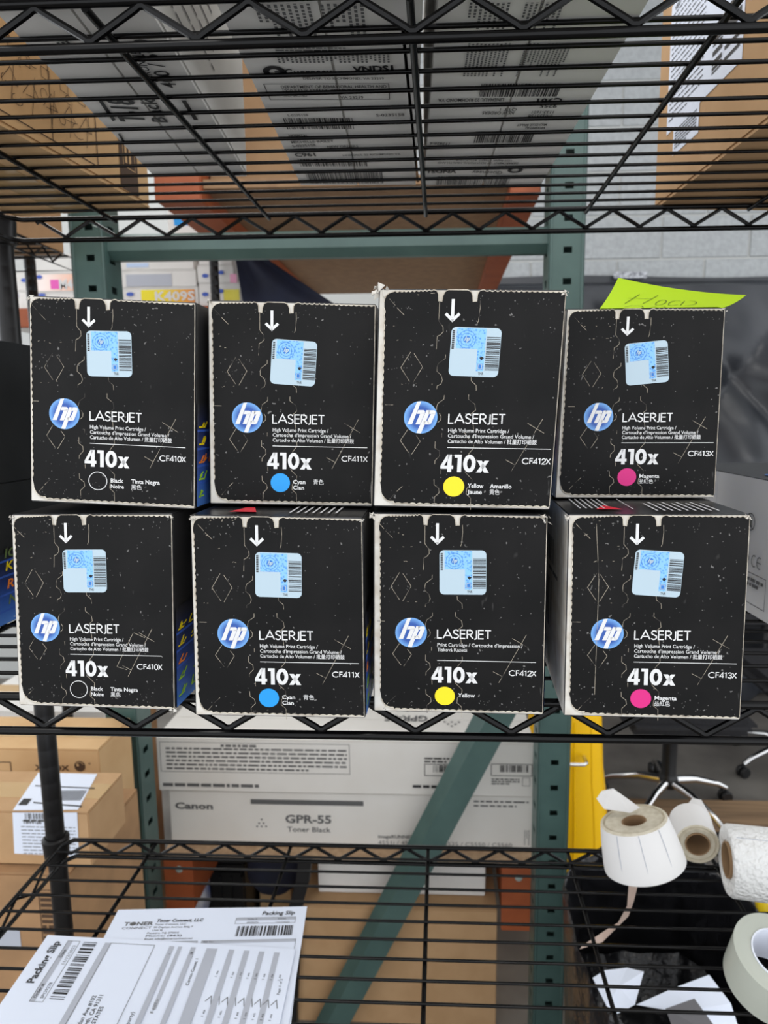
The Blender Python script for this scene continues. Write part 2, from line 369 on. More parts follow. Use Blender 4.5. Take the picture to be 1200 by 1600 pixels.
for z, pf, pb in ((HT, -.01627, -.01768), (HM, -.08275, -.05), (HB, -.05, -.17991+PITCH/2)):
    m = MB(); c = .013
    loop = [(XL+c, YF, 0), (XR-c, YF, 0), (XR, YF+c, 0), (XR, YB-c, 0), (XR-c, YB, 0), (XL+c, YB, 0), (XL, YB-c, 0), (XL, YF+c, 0), (XL+c, YF, 0)]
    m.tube([(a, b, z-.0014) for a, b, _ in loop], .0031, 8, False); m.tube([(a, b, z-SEP) for a, b, _ in loop], .0031, 8, False)
    sh = m.build('wire_shelf', M_wire, unit, smooth=True)
    for yy, ph in ((YF, pf), (YB, pb)): zig(XL, XR, yy, z-.004, z-SEP+.004, ph).build('truss_wire', M_wire, sh, smooth=True)
    t = MB()
    for xx in (XL, XR):
        pts = []; k = 0; y = YF+.02
        while y < YB-.02: pts.append((xx, y, z-.004 if k % 2 else z-SEP+.004)); y += PITCH/2; k += 1
        MB().tube(pts, .0022, 6).build('truss_wire', M_wire, sh, smooth=True)
    for k in range(1, 15):
        y = YB-.02793*k
        MB().tube([(XL, y, z-.0002), (XR, y, z-.0002)], .0017, 8).build('mat_wire', M_wire, sh, smooth=True)
    for x in SUP:
        MB().tube([(x, YF, z-.0045), (x, YB+.004, z-.0045)], .0026, 8).build('support_wire', M_wire, sh, smooth=True)
TOPZ, MIDZ, BOTZ = HT+.0018, HM+.0018, HB+.0018
# ---------------------------------------------------------------- toner cartons
def logo_ink(bl, wh, cx, cy, R, seg=40):
    bl.disc(cx, cy, R, seg)
    P = lambda *q: wh.poly([(cx+x*R, cy+y*R) for x, y in q])
    P((-.24, .965), (0, .99), (-.50, -.43), (-.78, -.43))
    P((-.16, .45), (.16, .45), (.24, .39), (.24, .22), (-.25, .22)); P((-.04, .23), (.24, .28), (-.03, -.43), (-.30, -.43))
    P((.33, .45), (.58, .45), (.05, -.99), (-.22, -.97))
    P((.45, .45), (.80, .45), (.88, .36), (.86, .22), (.45, .22)); P((.60, .23), (.87, .25), (.64, -.36), (.52, -.43), (.40, -.22))
    P((.20, -.22), (.45, -.22), (.54, -.43), (.20, -.43))
W0, H0, DEP = .10817, .13047, .335
def toner(i, q, pix, colr, code, left, right, lines, du, dv, st, u0, tl, label, toptext=0):
    x, y, z, ya, ro, pi_ = q
    cz, sz = math.cos(ya), math.sin(ya)
    Rm = Matrix.Rotation(ya, 3, 'Z') @ Matrix.Rotation(pi_, 3, 'X'); nrm = Rm @ V((0, -1, 0)); org = V((x, y, z+H))
    C = []
    for a, b in pix:
        d = ray(a, b); t = (org-CAM0).dot(nrm)/d.dot(nrm); C.append(CAM0+d*t)
    base = MIDZ if i >= 4 else MIDZ+H0+.0005
    TL, TR, BR, BL = C
    if i >= 4:
        BR.z = max(BR.z, MIDZ+.0002); BL.z = max(BL.z, MIDZ+.0002)
        TL.z = min(TL.z, MIDZ+H0+.001); TR.z = min(TR.z, MIDZ+H0+.001)
    else:
        BR.z = max(BR.z, base); BL.z = max(BL.z, base)
    by_ = .006 if i == 1 else ya
    bk = V((-math.sin(by_), math.cos(by_), 0))*DEP
    BTL, BTR = TL+bk, TR+bk; BTL.z = BTR.z = base+H0-.001
    BBL, BBR = BL+bk, BR+bk; BBL.z = BBR.z = base+.0002
    root = empty('toner_carton', (x, y, base), label, 'box', 'black toner cartons stacked in two rows')
    body = MB(); body.add([BL, BR, BBR, BBL, TL, TR, BTR, BTL], [(3, 2, 1, 0)])
    n0 = 0
    body.cur = 0; body.add([], [])
    body.f.append((0, 1, 5, 4)); body.mi.append(1)       # front, white board under the black flap
    body.f.append((4, 5, 6, 7)); body.mi.append(0)       # top, black
    body.f.append((1, 2, 6, 5)); body.mi.append(0)       # right, black
    body.f.append((2, 3, 7, 6)); body.mi.append(0)
    body.f.append((3, 0, 4, 7)); body.mi.append(1)       # left, white
    body.build('carton_body', [M_blacks, M_raw], root, bevel=.0007)
    F = bilin(TL, TR, BR, BL)
    r = random.Random(i*11+3)
    wav = lambda s, a, f, p=0: a*abs(math.sin(s*math.pi*f+p))
    pts = []
    # outline of the black flap: wavy knife-cut edges, rounded left corners, two finger notches in the top edge
    nl, nr = .285+du, .487+du
    def seg(ua, ub, va, vb, n, ax):
        for k in range(n+1):
            s = k/n; uu, vv = ua+(ub-ua)*s, va+(vb-va)*s; e = wav(s, .0055, n/4)+r.uniform(-.0007, .0007)
            pts.append((uu+(e if ax == 'l' else 0), vv+(e if ax == 't' else -e if ax == 'b' else 0)))
    rc = .048
    for a, b in arc(u0+rc, .014+rc*.9, rc, rc*.9, 180, 262, 7): pts.append((a, b))
    seg(u0+rc+.01, nl-.03, .010, .004, 36, 't')
    pts += [(nl-.012, .008), (nl-.003, .02), (nl+.0, .052), (nl+.018, .054), (nl+.022, .030), (nl+.032, .012), (nl+.05, .0035)]
    pts += [(nr-.05, .0035), (nr-.03, .012), (nr-.021, .030), (nr-.018, .054), (nr+.002, .052), (nr+.004, .02), (nr+.014, .008), (nr+.03, .003)]
    seg(nr+.04, .985, .004, .008, 60, 't')
    pts += [(.995, .012), (.996, .985)]
    seg(.985, u0+.09, .988, .985, 84, 'b')
    cb = .055+.02*r.random()
    for a, b in arc(u0+cb+.012, .975-cb, cb, cb, -80, -180, 7): pts.append((a, 2*(.975-cb)-b))
    seg(u0+.004, u0, .88, .085, 96, 'l')
    th = .0006; n = len(pts)
    mb = MB(); vf = [F(a, b, th) for a, b in pts]; vb = [F(a, b, .00002) for a, b in pts]
    tri = [tuple(t) for t in tessellate_polygon([[V((a, b, 0)) for a, b in pts]])]
    mb.cur = 0; mb.add(vf+vb, tri)
    mb.cur = 1; k0 = len(mb.v); mb.add(vf+vb, [(k, (k+1) % n, n+(k+1) % n, n+k) for k in range(n)])
    flap = mb.build('front_flap', [M_black, M_raw], root)
    # pale torn edge line following the top of the flap
    edge = Ink(); tp = [p for p in pts if p[1] < .06]; edge.line(tp, .004)
    bt = [p for p in pts if p[1] > .93]; edge.line(bt, .005); edge.line([p for p in pts if p[0] < u0+.03 and .08 < p[1] < .9], .004)
    edge.line([(.994, .01), (.995, .98)], .0035)
    edge.build('torn_edge', M_edge, flap, F, th+.00004)
    # crumpled corner
    for (cu, cv, sz_) in tl:
        c = MB(); P = F(cu, cv, 0); rr = random.Random(i+5)
        for k in range(9):
            a = P+V((rr.uniform(-1, 1), rr.uniform(-.5, .6), rr.uniform(-1, .6)))*sz_; e = [V((rr.uniform(-1, 1), rr.uniform(-1, .6), rr.uniform(-1, 1)))*sz_*.9 for _ in range(3)]
            c.add([a, a+e[0], a+e[1], a+e[2]], [(0, 1, 2), (0, 2, 3), (0, 3, 1), (1, 3, 2)])
        c.build('crumpled_corner', M_raw, root)
    D = lambda X, Y: None
    asp = 1175/950
    G = lambda X, Y, off=0: F(X/950+du, (-Y)/1175+dv*min(1, max(0, (-Y)/500)), off)   # design units, y up
    wh, bl = Ink(), Ink()
    ar = Ink(); ar.rect(337, -143, 353, -50); ar.line([(310, -122), (345, -155), (380, -122)], 15); ar.poly([(345, -166), (337, -150), (353, -150)]); ar.build('arrow_print', M_wink, flap, G, th+.00012)
    logo_ink(bl, wh, 203, -658, 88)
    wh.geo('LASERJET', 347, -690, 57, 300, 7)
    ys = -736
    for k, (t, wd) in enumerate(lines): wh.txt(t, 350, ys-k*29.5, 20.5, wd, .007)
    wh.rect(349, -822, 895, -818.5)
    K = 97; X4, X1, X0, XX = 318, 392, 438, 512; y0_ = -955
    wh.rect(X4+.38*K, y0_, X4+.60*K, y0_+K); wh.rect(X4, y0_+.18*K, X4+.38*K, y0_+.36*K); wh.rect(X4+.60*K, y0_+.18*K, X4+.70*K, y0_+.36*K)
    wh.poly([(X4, y0_+.34*K), (X4+.19*K, y0_+.34*K), (X4+.55*K, y0_+K), (X4+.355*K, y0_+K)])
    wh.rect(X1+.16*K, y0_, X1+.38*K, y0_+K); wh.rect(X1, y0_+.82*K, X1+.16*K, y0_+K)
    wh.line([(X0+.34*K+a, y0_+.5*K+b) for a, b in arc(0, 0, .235*K, .395*K, 0, 360, 28)], .21*K)
    wh.poly([(XX-2, y0_+.68*K), (XX+.24*K, y0_+.68*K), (XX+.66*K, y0_), (XX+.40*K, y0_)]); wh.poly([(XX+.40*K, y0_+.68*K), (XX+.64*K, y0_+.68*K), (XX+.22*K, y0_), (XX-4, y0_)])
    wh.geo(code, 748, -905, 35, 150, 5)
    for k, t in enumerate(left): wh.txt(t[0], 468, -1041-k*34, 23, t[1], .018 if t[0].isascii() else 0)
    for k, t in enumerate(right): wh.txt(t[0], 586, -1041-k*34, 23, t[1], .018 if t[0].isascii() else 0)
    if colr is None: wh.ring(394, -1036, 52, 4)
    else: Ink().disc(394, -1036, 56, 48).build('colour_dot', colr, flap, G, th+.00006)
    wh.build('white_lettering', M_wink, flap, G, th+.00012)
    lg = bl; me = bpy.data.meshes.new('logo_disc'); lc = G(203, -658, th+.00006)
    me.from_pydata([tuple(G(a, b, th+.00006)-lc) for a, b in bl.v], [], bl.f); me.materials.append(M_logo)
    lo = bpy.data.objects.new('logo_disc', me); COL.objects.link(lo); lo.parent = flap; lo.location = lc-absloc(flap)
    # perforations, cut marks, diamonds
    pf = Ink(); Q = lambda *p: pf.line([(a-162, -(b-115-.042*(a-162))) for a, b in p], 2.1)
    dx = r.uniform(-4, 4)
    Q((438, 192), (438, 285), (448, 300), (461, 315), (463, 340), (450, 355), (434, 362), (431, 428))
    Q((480, 455), (480, 475), (445, 500), (440, 515), (440, 540), (462, 560), (470, 585), (464, 605), (444, 615), (443, 632))
    Q((483, 665), (483, 686), (452, 708), (446, 728), (446, 745)); Q((456, 812), (470, 798), (472, 780), (462, 762))
    Q((480, 870), (480, 892)); Q((447, 915), (447, 950), (470, 968), (473, 995), (450, 1020), (449, 1040))
    Q((483, 1072), (484, 1096)); Q((449, 1125), (451, 1155), (476, 1175), (480, 1200), (455, 1225), (457, 1270))
    Q((643, 192), (645, 230), (640, 292), (634, 306)); Q((618, 575), (620, 595), (646, 618), (648, 645))
    Q((610, 665), (610, 690), (645, 718), (650, 750), (622, 775)); Q((640, 815), (645, 855)); Q((598, 870), (622, 905))
    Q((650, 930), (652, 955), (628, 985), (624, 1010)); Q((612, 1070), (614, 1090), (652, 1130), (650, 1155), (626, 1180), (624, 1210), (650, 1235), (652, 1300))
    Q((300, 437), (252, 515), (300, 588)); Q((318, 445), (364, 515), (318, 595))
    Q((300, 845), (262, 905), (310, 975)); Q((345, 880), (368, 912), (325, 982))
    Q((1002, 808), (855, 1092)); Q((925, 828), (1015, 885)); Q((823, 1025), (875, 1055)); Q((182, 166), (213, 200)); Q((222, 212), (260, 250)); Q((282, 1160), (248, 1192)); Q((240, 1202), (215, 1232))
    Q((176, 708), (218, 710))
    for k in range(12):
        a, b = r.uniform(200, 420), r.choice((150, 230, 300, 375, 600))+r.uniform(-6, 6); Q((a, b), (a+r.uniform(4, 12), b+r.uniform(-3, 3)))
    if i == 7: Q((290, 170), (312, 480), (306, 1140))
    if i == 4: Q((890, 830), (790, 1030)); Q((895, 828), (960, 860)); Q((790, 1032), (850, 1052))
    pf.build('perforation', M_perf, flap, G, th+.00009)
    # white scuffs in rows
    sc = Ink()
    for k in range(70):
        a = r.uniform(40, 930); rows = (60, 70, 95, 1080, 1110, 1130, 1060, 340, 400)
        b = r.choice(rows)+r.uniform(-14, 14); a = r.uniform(40, 240) if 100 < b < 1000 else a
        l = r.uniform(2, 7); sc.rect(a, -b, a+r.uniform(2, 4), -b+l)
    sc.build('scuffs', M_dust, flap, G, th+.00003)
    # sticker
    su, sv, rot = st; ca, sa = math.cos(math.radians(rot)), math.sin(math.radians(rot))
    SX, SY = su*950, -sv*1175
    S = lambda X, Y, off=0: F((SX+X*ca-Y*sa)/950, -(SY+X*sa+Y*ca)/1175, off)
    k = Ink(); hw, hh, rd = 128, 128, 26; o = []
    for cx_, cy_, a0 in ((hw-rd, hh-rd, 0), (-hw+rd, hh-rd, 90), (-hw+rd, -hh+rd, 180), (hw-rd, -hh+rd, 270)): o += arc(cx_, cy_, rd, rd, a0, a0+90, 6)
    sm = MB(); a1 = [S(a, b, th+.00016+.00012) for a, b in o]; a2 = [S(a, b, th) for a, b in o]; nn = len(o)
    sm.add(a1+a2, [tuple(range(nn))]+[(j, (j+1) % nn, nn+(j+1) % nn, nn+j) for j in range(nn)])
    so = sm.build('security_sticker', M_stick, root)
    z1 = th+.00034
    b_ = Ink(); b_.rect(-100, 18, 50, 124); b_.rect(12, -98, 50, 18); b_.build('rosette_print', M_guil, so, S, z1)
    b2 = Ink(); b2.disc(-46, 66, 19, 20)
    for rr_ in (32, 46): b2.ring(-46, 66, rr_, 2.2, 28)
    b2.rect(18, -90, 44, -58); b2.build('blue_print', M_sblue, so, S, z1+.00006)
    b3 = Ink(); logo_ink(Ink(), b3, -46, 66, 19); b3.frame(20, -88, 42, -60, 3); b3.build('white_print', M_stick, so, S, z1+.00012)
    b4 = Ink(); b4.bars(56, -92, 126, 88, 24, False, seed=i); b4.txt('TNR', 24, -118, 14, 28, .0)
    b4.disc(36, -30, 9, 8); b4.poly([(24, -26), (36, -42), (50, -26)])
    for j in range(10): b4.rect(-122, 14+j*10, -110, 21+j*10)
    b4.build('black_print', M_ink, so, S, z1+.00006)
    # right side print: blue foot with coloured fragments
    RS = lambda s, t, off=0: (BR*(1-s)+BBR*s)*(1-t)+(TR*(1-s)+BTR*s)*t+V((cz, sz, 0))*off
    g = Ink(); g.rect(.004, .01, .99, .52); g.build('side_print', M_bluep, root, RS, .0006)
    for ci, (mt, rows) in enumerate(((M_yel, (.42, .335)), (M_orp, (.245,)), (M_grn, (.16, .075)))):
        e = Ink()
        for t in rows:
            s = .012
            while s < .95:
                for _ in range(3): a = s+r.uniform(0, .03); e.line([(a, t+r.uniform(-.025, 0)), (a+r.uniform(.008, .02), t+r.uniform(.0, .028))], .007)
                e.rect(s, t-.02, s+.028, t-.012)
                s += r.uniform(.05, .09)
        e.build('coloured_print', mt, root, RS, .0008)
    e = Ink()
    for t in (.38, .29, .205, .12): e.rect(.004, t, .99, t+.012)
    e.build('blue_bands', mat('mid blue print', (46, 84, 170), .4), root, RS, .0007)
    if i == 4:
        e = Ink(); rx, ry = .11, .11*DEP/H0*1.0; e.disc(.27, .70, rx*.55, 32, ry=rx*.55*DEP/H0); e.build('side_logo', mat('side logo blue', (38, 98, 176), .4), root, RS, .0009)
    # left side print: grey bar codes
    LS = lambda s, t, off=0: (BL*(1-s)+BBL*s)*(1-t)+(TL*(1-s)+BTL*s)*t-V((cz, sz, 0))*off
    e = Ink(); e.bars(.16, .66, .40, .80, 16, seed=2); e.bars(.18, .28, .46, .56, 18, seed=4); e.greek(.1, .6, .4, .64, 1); e.bars(.2, .06, .36, .2, 10, seed=9)
    e.build('side_print', M_inkg, root, LS, .0008)
    # top prints
    if toptext:
        TS = lambda s, t, off=0: (TL*(1-s)+TR*s)*(1-t)+(BTL*(1-s)+BTR*s)*t+V((0, 0, off))
        a = Ink()
        if toptext == 1: a.poly([(.20, .03), (.36, .03), (.30, .09), (.25, .09)])
        else: a.poly([(.18, .045), (.34, .045), (.26, .105)])
        a.build('red_print', M_red, root, TS, .0009)
        b = Ink()
        for j in range(7 if toptext == 1 else 9):
            s0 = (.56+j*.045) if toptext == 1 else (.52+j*.043)
            b.line([(s0, .03), (s0+.004, .13+.02*(j % 2))], .012)
        if toptext == 2:
            for j in range(6): b.line([(.10+j*.035, .06), (.105+j*.035, .20)], .010)
            b.line([(.40, .05), (.41, .2)], .006)
        b.build('top_lettering', M_wink, root, TS, .0009)
    return root
L3 = [('High Volume Print Cartridge /', 320), ("Cartouche d'Impression Grand Volume /", 452), ('Cartucho de Alto Volumen / 批量打印硒鼓', 468)]
L2 = [('Print Cartridge / Cartouche d\'Impression /', 470), ('Tisková Kazeta', 165)]
QS = [[-.2116, .4127, -.0586, -.0044, .0401, -.0414], [-.0982, .4267, -.0593, .0279, .0236, -.028], [.0139, .4032, -.0589, .0117, .0285, .03], [.1376, .4671, -.0596, -.0187, .0119, -.0142],
      [-.2264, .4015, -.1912, -.0325, .0058, -.05], [-.1022, .392, -.191, -.002, .0109, -.0104], [.0111, .4007, -.191, -.0167, .0066, .0038], [.1323, .3971, -.191, -.0312, -.0039, -.0079]]
PX = [[(45, 461.6), (306.6, 472.6), (305, 795.8), (48, 783)], [(324.5, 469), (588, 475), (582, 791.6), (328, 787)], [(592, 451), (886, 452.7), (859, 796.7), (583, 791)], [(885.5, 482.3), (1133.4, 481), (1116.4, 778.4), (867, 778.4)],
      [(16.8, 803.6), (270, 802.3), (274, 1109.8), (29.7, 1102)], [(296.8, 803.6), (566.8, 808.8), (570.7, 1122.7), (305.3, 1117.5)], [(583.7, 801), (856, 805), (848.7, 1117.5), (583.7, 1111)], [(888, 803.5), (1173, 803.5), (1156, 1125.7), (880.6, 1118.4)]]
BK = [('Black', 73), ('Noire', 76)]; TN = [('Tinta Negra', 164), ('黑色', 60)]
toner(0, QS[0], PX[0], None, 'CF410X', BK, TN, L3, 0, 0, (.486, .262, 1.3), .012, [(.01, .012, .0018)], 'black toner carton marked with an empty white ring, leftmost of the upper row')
toner(1, QS[1], PX[1], M_cyan, 'CF411X', [('Cyan', 72), ('Cian', 64)], [('青色', 60)], L3, .02, .005, (.513, .292, -3), .024, [(.01, .01, .0016)], 'black toner carton marked with a cyan dot, second in the upper row')
toner(2, QS[2], PX[2], M_yel, 'CF412X', [('Yellow', 84), ('Jaune', 78)], [('Amarillo', 116), ('黄色', 54)], L3, .037, .015, (.530, .277, -1.5), .032, [(.006, .008, .0042), (.99, .015, .0018)], 'black toner carton with a yellow dot and a crumpled white corner, in the upper row')
toner(3, QS[3], PX[3], M_mag, 'CF413X', [('Magenta', 118), ('品紅色', 84)], [], L3, .03, .003, (.527, .281, 5.5), .016, [(.99, .01, .0014)], 'black toner carton with a magenta dot, under the lime sticky note')
toner(4, QS[4], PX[4], None, 'CF410X', BK, TN, L3, -.02, .021, (.455, .288, .3), .02, [(.985, .012, .0018), (.01, .01, .0016), (.99, .99, .0022)], 'scuffed black toner carton marked with an empty white ring, leftmost of the lower row', 0)
toner(5, QS[5], PX[5], M_cyan, 'CF411X', [('Cyan', 72), ('Cian', 64)], [('青色', 60)], L3, .025, .019, (.510, .284, -.8), .018, [(.012, .01, .0018), (.99, .01, .0012)], 'black toner carton marked with a cyan dot, second in the lower row', 1)
toner(6, QS[6], PX[6], M_yel, 'CF412X', [('Yellow', 94)], [], L2, .008, .028, (.520, .283, .6), .034, [(.01, .015, .0022), (.99, .015, .0024)], 'dusty black toner carton with a yellow dot and one colour word, lower row', 0)
toner(7, QS[7], PX[7], M_mag, 'CF413X', [('Magenta', 118), ('品紅色', 84)], [], L3, .022, .018, (.506, .281, -3.6), .024, [(.01, .012, .0018), (.99, .012, .0018)], 'black toner carton with a magenta dot and a long vertical scratch, lower row', 2)
# lime sticky note lying on the upper right carton
def grid_surface(P, nu, nv, fn):
    vs = [fn(i/nu, j/nv) for j in range(nv+1) for i in range(nu+1)]
    fs = [(j*(nu+1)+i, j*(nu+1)+i+1, (j+1)*(nu+1)+i+1, (j+1)*(nu+1)+i) for j in range(nv) for i in range(nu)]
    return vs, fs
zt4 = MIDZ+2*H0+.0012
def note_fn(u, v, off=0):
    A, B = at(937, 482, .468), at(1122, 483, .468); Cc, Dd = at(966, 434, .512), at(1166, 461, .535)
    mid = -.5*u*(1-u)*.018*v
    P = (A*(1-u)+B*u)*(1-v)+(Cc*(1-u)+Dd*u)*v+V((0, 0, mid-.006*v*(1-v)))
    P.z = max(P.z, zt4+.0002); return P+V((0, -.9, .4))*off
vs, fs = grid_surface(None, 16, 8, note_fn)
nn = MB(); nn.add(vs, fs); k = len(nn.v); nn.add([v+V((0, .0002, -.0002)) for v in vs], [tuple(reversed(f)) for f in fs])
note = nn.build('sticky_note', M_neon, origin=at(1040, 480, .48), smooth=True)
tag(note, 'curled lime green sticky note with handwriting lying on the upper right carton', 'note')
ik = Ink()
for st_ in ([(.22, .62), (.17, .22)], [(.16, .44), (.33, .50)], [(.36, .66), (.31, .26)], arc(.44, .36, .035, .14, 20, 380, 12), arc(.55, .38, .045, .14, 60, 330, 10), [(.60, .52), (.62, .26)], arc(.645, .40, .07, .15, -80, 100, 10), [(.20, .06), (.24, .15), (.33, .14), (.36, .04)], [(.42, .03), (.44, .12), (.48, .04), (.52, .12), (.55, .03)]):
    ik.line(st_, .007)
ik.build('handwriting', mat('pencil mark', (74, 96, 20), .7), note, note_fn, .0006)
# ---------------------------------------------------------------- generic cartons
def carton(name, label, x0, x1, y0, y1, z0, z1, m, rz=0, cat='box', group=None, tape=True, pivot=None, seam='x', bev=.002, bottom=False):
    """closed board carton: body, two lid flaps and a strip of tape; returns the root and its frame"""
    cx, cy = (pivot or ((x0+x1)/2, (y0+y1)/2)); R = Matrix.Rotation(rz, 3, 'Z')
    T = lambda x, y, z: R @ V((x-cx, y-cy, 0))+V((cx, cy, z))
    root = empty(name, T((x0+x1)/2, (y0+y1)/2, z0), label, cat, group)
    def hx(a0, a1, b0, b1, c0, c1): return [T(a0, b0, c0), T(a1, b0, c0), T(a1, b1, c0), T(a0, b1, c0), T(a0, b0, c1), T(a1, b0, c1), T(a1, b1, c1), T(a0, b1, c1)]
    e = .0025
    zb_ = z0+(e if bottom else 0)
    MB().hexa(hx(x0, x1, y0, y1, zb_, z1-e)).build('carton_body', m, root, bevel=bev)
    for zz in ([z1-e] + ([z0] if bottom else [])):
        if seam == 'x':
            ym = (y0+y1)/2
            MB().hexa(hx(x0+.001, x1-.001, y0+.0005, ym-.001, zz, zz+e)).build('flap', m, root); MB().hexa(hx(x0+.001, x1-.001, ym+.001, y1-.0005, zz, zz+e)).build('flap', m, root)
            if tape: MB().hexa(hx(x0+.0005, x1-.0005, ym-.025, ym+.025, zz-.0003 if zz == z0 else zz+e-.0003, zz+.0002 if zz == z0 else zz+e+.0005)).build('packing_tape', M_tape, root)
        else:
            xm = (x0+x1)/2
            MB().hexa(hx(x0+.0005, xm-.001, y0+.001, y1-.001, zz, zz+e)).build('flap', m, root); MB().hexa(hx(xm+.001, x1-.0005, y0+.001, y1-.001, zz, zz+e)).build('flap', m, root)
            if tape: MB().hexa(hx(xm-.025, xm+.025, y0+.0005, y1-.0005, zz-.0003 if zz == z0 else zz+e-.0003, zz+.0002 if zz == z0 else zz+e+.0005)).build('packing_tape', M_tape, root)
    ex, ey = R @ V((1, 0, 0)), R @ V((0, 1, 0))
    fr = {'front': plane(T(x0, y0, z0), ex, (0, 0, 1)), 'right': plane(T(x1, y0, z0), ey, (0, 0, 1)), 'left': plane(T(x0, y1, z0), -ey, (0, 0, 1)),
          'bottom': plane(T(x0, y1, z0), ex, -ey), 'top': plane(T(x0, y0, z1), ex, ey), 'bottom_r': plane(T(x1, y0, z0), -ex, ey)}
    return root, fr
def inv(fn, q):
    o, a, b = fn(0, 0), fn(1, 0), fn(0, 1); d = q-o; return (d.dot(a-o), d.dot(b-o))
def seat(fn, Z): return lambda x, y: inv(fn, on(x, y, Z))
def ptxt(ink, P, t, x0, y0, x1, y1, h, bold=.01):
    """text whose baseline runs between two points of the photo, laid on the surface they fall on"""
    a, b = P(x0, y0), P(x1, y1); L = math.hypot(b[0]-a[0], b[1]-a[1]); c, s_ = (b[0]-a[0])/L, (b[1]-a[1])/L
    k = Ink(); k.txt(t, 0, 0, h, L, bold); n = len(ink.v)
    ink.v += [(a[0]+x*c-y*s_, a[1]+x*s_+y*c) for x, y in k.v]; ink.f += [tuple(q+n for q in f) for f in k.f]
def pbar(ink, P, x0, y0, x1, y1, n, seed=1, mode='bars', rows=6):
    a, b = P(x0, y0), P(x1, y1); u0, u1, v0, v1 = min(a[0], b[0]), max(a[0], b[0]), min(a[1], b[1]), max(a[1], b[1])
    if mode == 'bars': ink.bars(u0, v0, u1, v1, n, seed=seed)
    elif mode == 'rows': ink.greek(u0, v0, u1, v1, n, seed, .5)
    else: ink.greek(u0, v0, u1, v1, n, seed, .5, True)
# --- top shelf
tz = TOPZ+.0002
# printed kraft carton at the far left (right-hand face carries pictures)
a = on(235, 325, tz)
root, fr = carton('kraft_carton', 'kraft carton with line drawings on its side, at the left of the top shelf', a.x-.185, a.x, a.y-.36, a.y, tz, tz+.27, M_kraft2, rz=-.12, pivot=(a.x, a.y), bottom=True, seam='y')
k = Ink()
k.frame(.04, .012, .26, .10, .0012); k.line([(.11, .012), (.11, .10)], .001); k.line([(.19, .012), (.19, .10)], .001)
for j in range(16):
    cx, cy = .05+.012*j, rnd.uniform(.03, .08); k.line(arc(cx, cy, rnd.uniform(.004, .010), rnd.uniform(.003, .007), rnd.uniform(0, 200), rnd.uniform(220, 420), 8), .0006)
for j in range(8):
    x = .05+.026*j; k.line([(x, .04), (x+.012, .055), (x+.02, .042), (x+.004, .04)], .0006); k.line([(x+.01, .025), (x+.017, .06)], .0006); k.frame(x, .065, x+.012, .075, .0006)
k.greek(.04, .104, .30, .122, 2, 5, .4); k.txt('90°', .06, .08, .008); k.txt('110', .13, .075, .007)
k.poly([(.30, .005), (.335, .005), (.335, .095), (.30, .095)])
k.build('line_drawings', M_brownink, root, fr['right'], .0008)
k = Ink(); k.frame(.306, .03, .330, .06, .001); k.rect(.310, .035, .314, .055); k.rect(.318, .035, .322, .055); k.build('symbol_print', M_kraft2, root, fr['right'], .0012)
# white carton next to it
a, b = on(240, 275, tz), on(375, 264, tz)
wx = (b-a).length
root, fr = carton('white_toner_carton', 'white carton with large dark lettering underneath, right of the printed kraft carton', a.x, a.x+wx, a.y-.33, a.y, tz, tz+.20, M_white, rz=.085, pivot=(a.x, a.y), bottom=True, seam='y', tape=False)
k = Ink(); P = seat(fr['bottom'], tz)
ptxt(k, P, 'T-18', 228, 190, 205, 153, .020, .03); ptxt(k, P, 'Black', 262, 190, 240, 152, .012, .02); ptxt(k, P, '400 / 500', 278, 136, 232, 60, .011, .01); ptxt(k, P, 'imageRUNNER', 250, 140, 214, 70, .007, .01)
for q in (((153, 155), (176, 188), (181, 186), (158, 153)), ((283, 155), (303, 186), (310, 186), (290, 155)), ((184, 208), (193, 222), (196, 221), (187, 207))): k.poly([P(*z_) for z_ in q])
ptxt(k, P, 'E', 112, 68, 104, 62, .008, .04)
k.build('underside_lettering', M_ink, root, fr['bottom'], .0008)
k = Ink(); k.greek(.05, .02, .20, .17, 10, 6, .12); k.build('side_print', M_inkg, root, fr['right'], .0006)
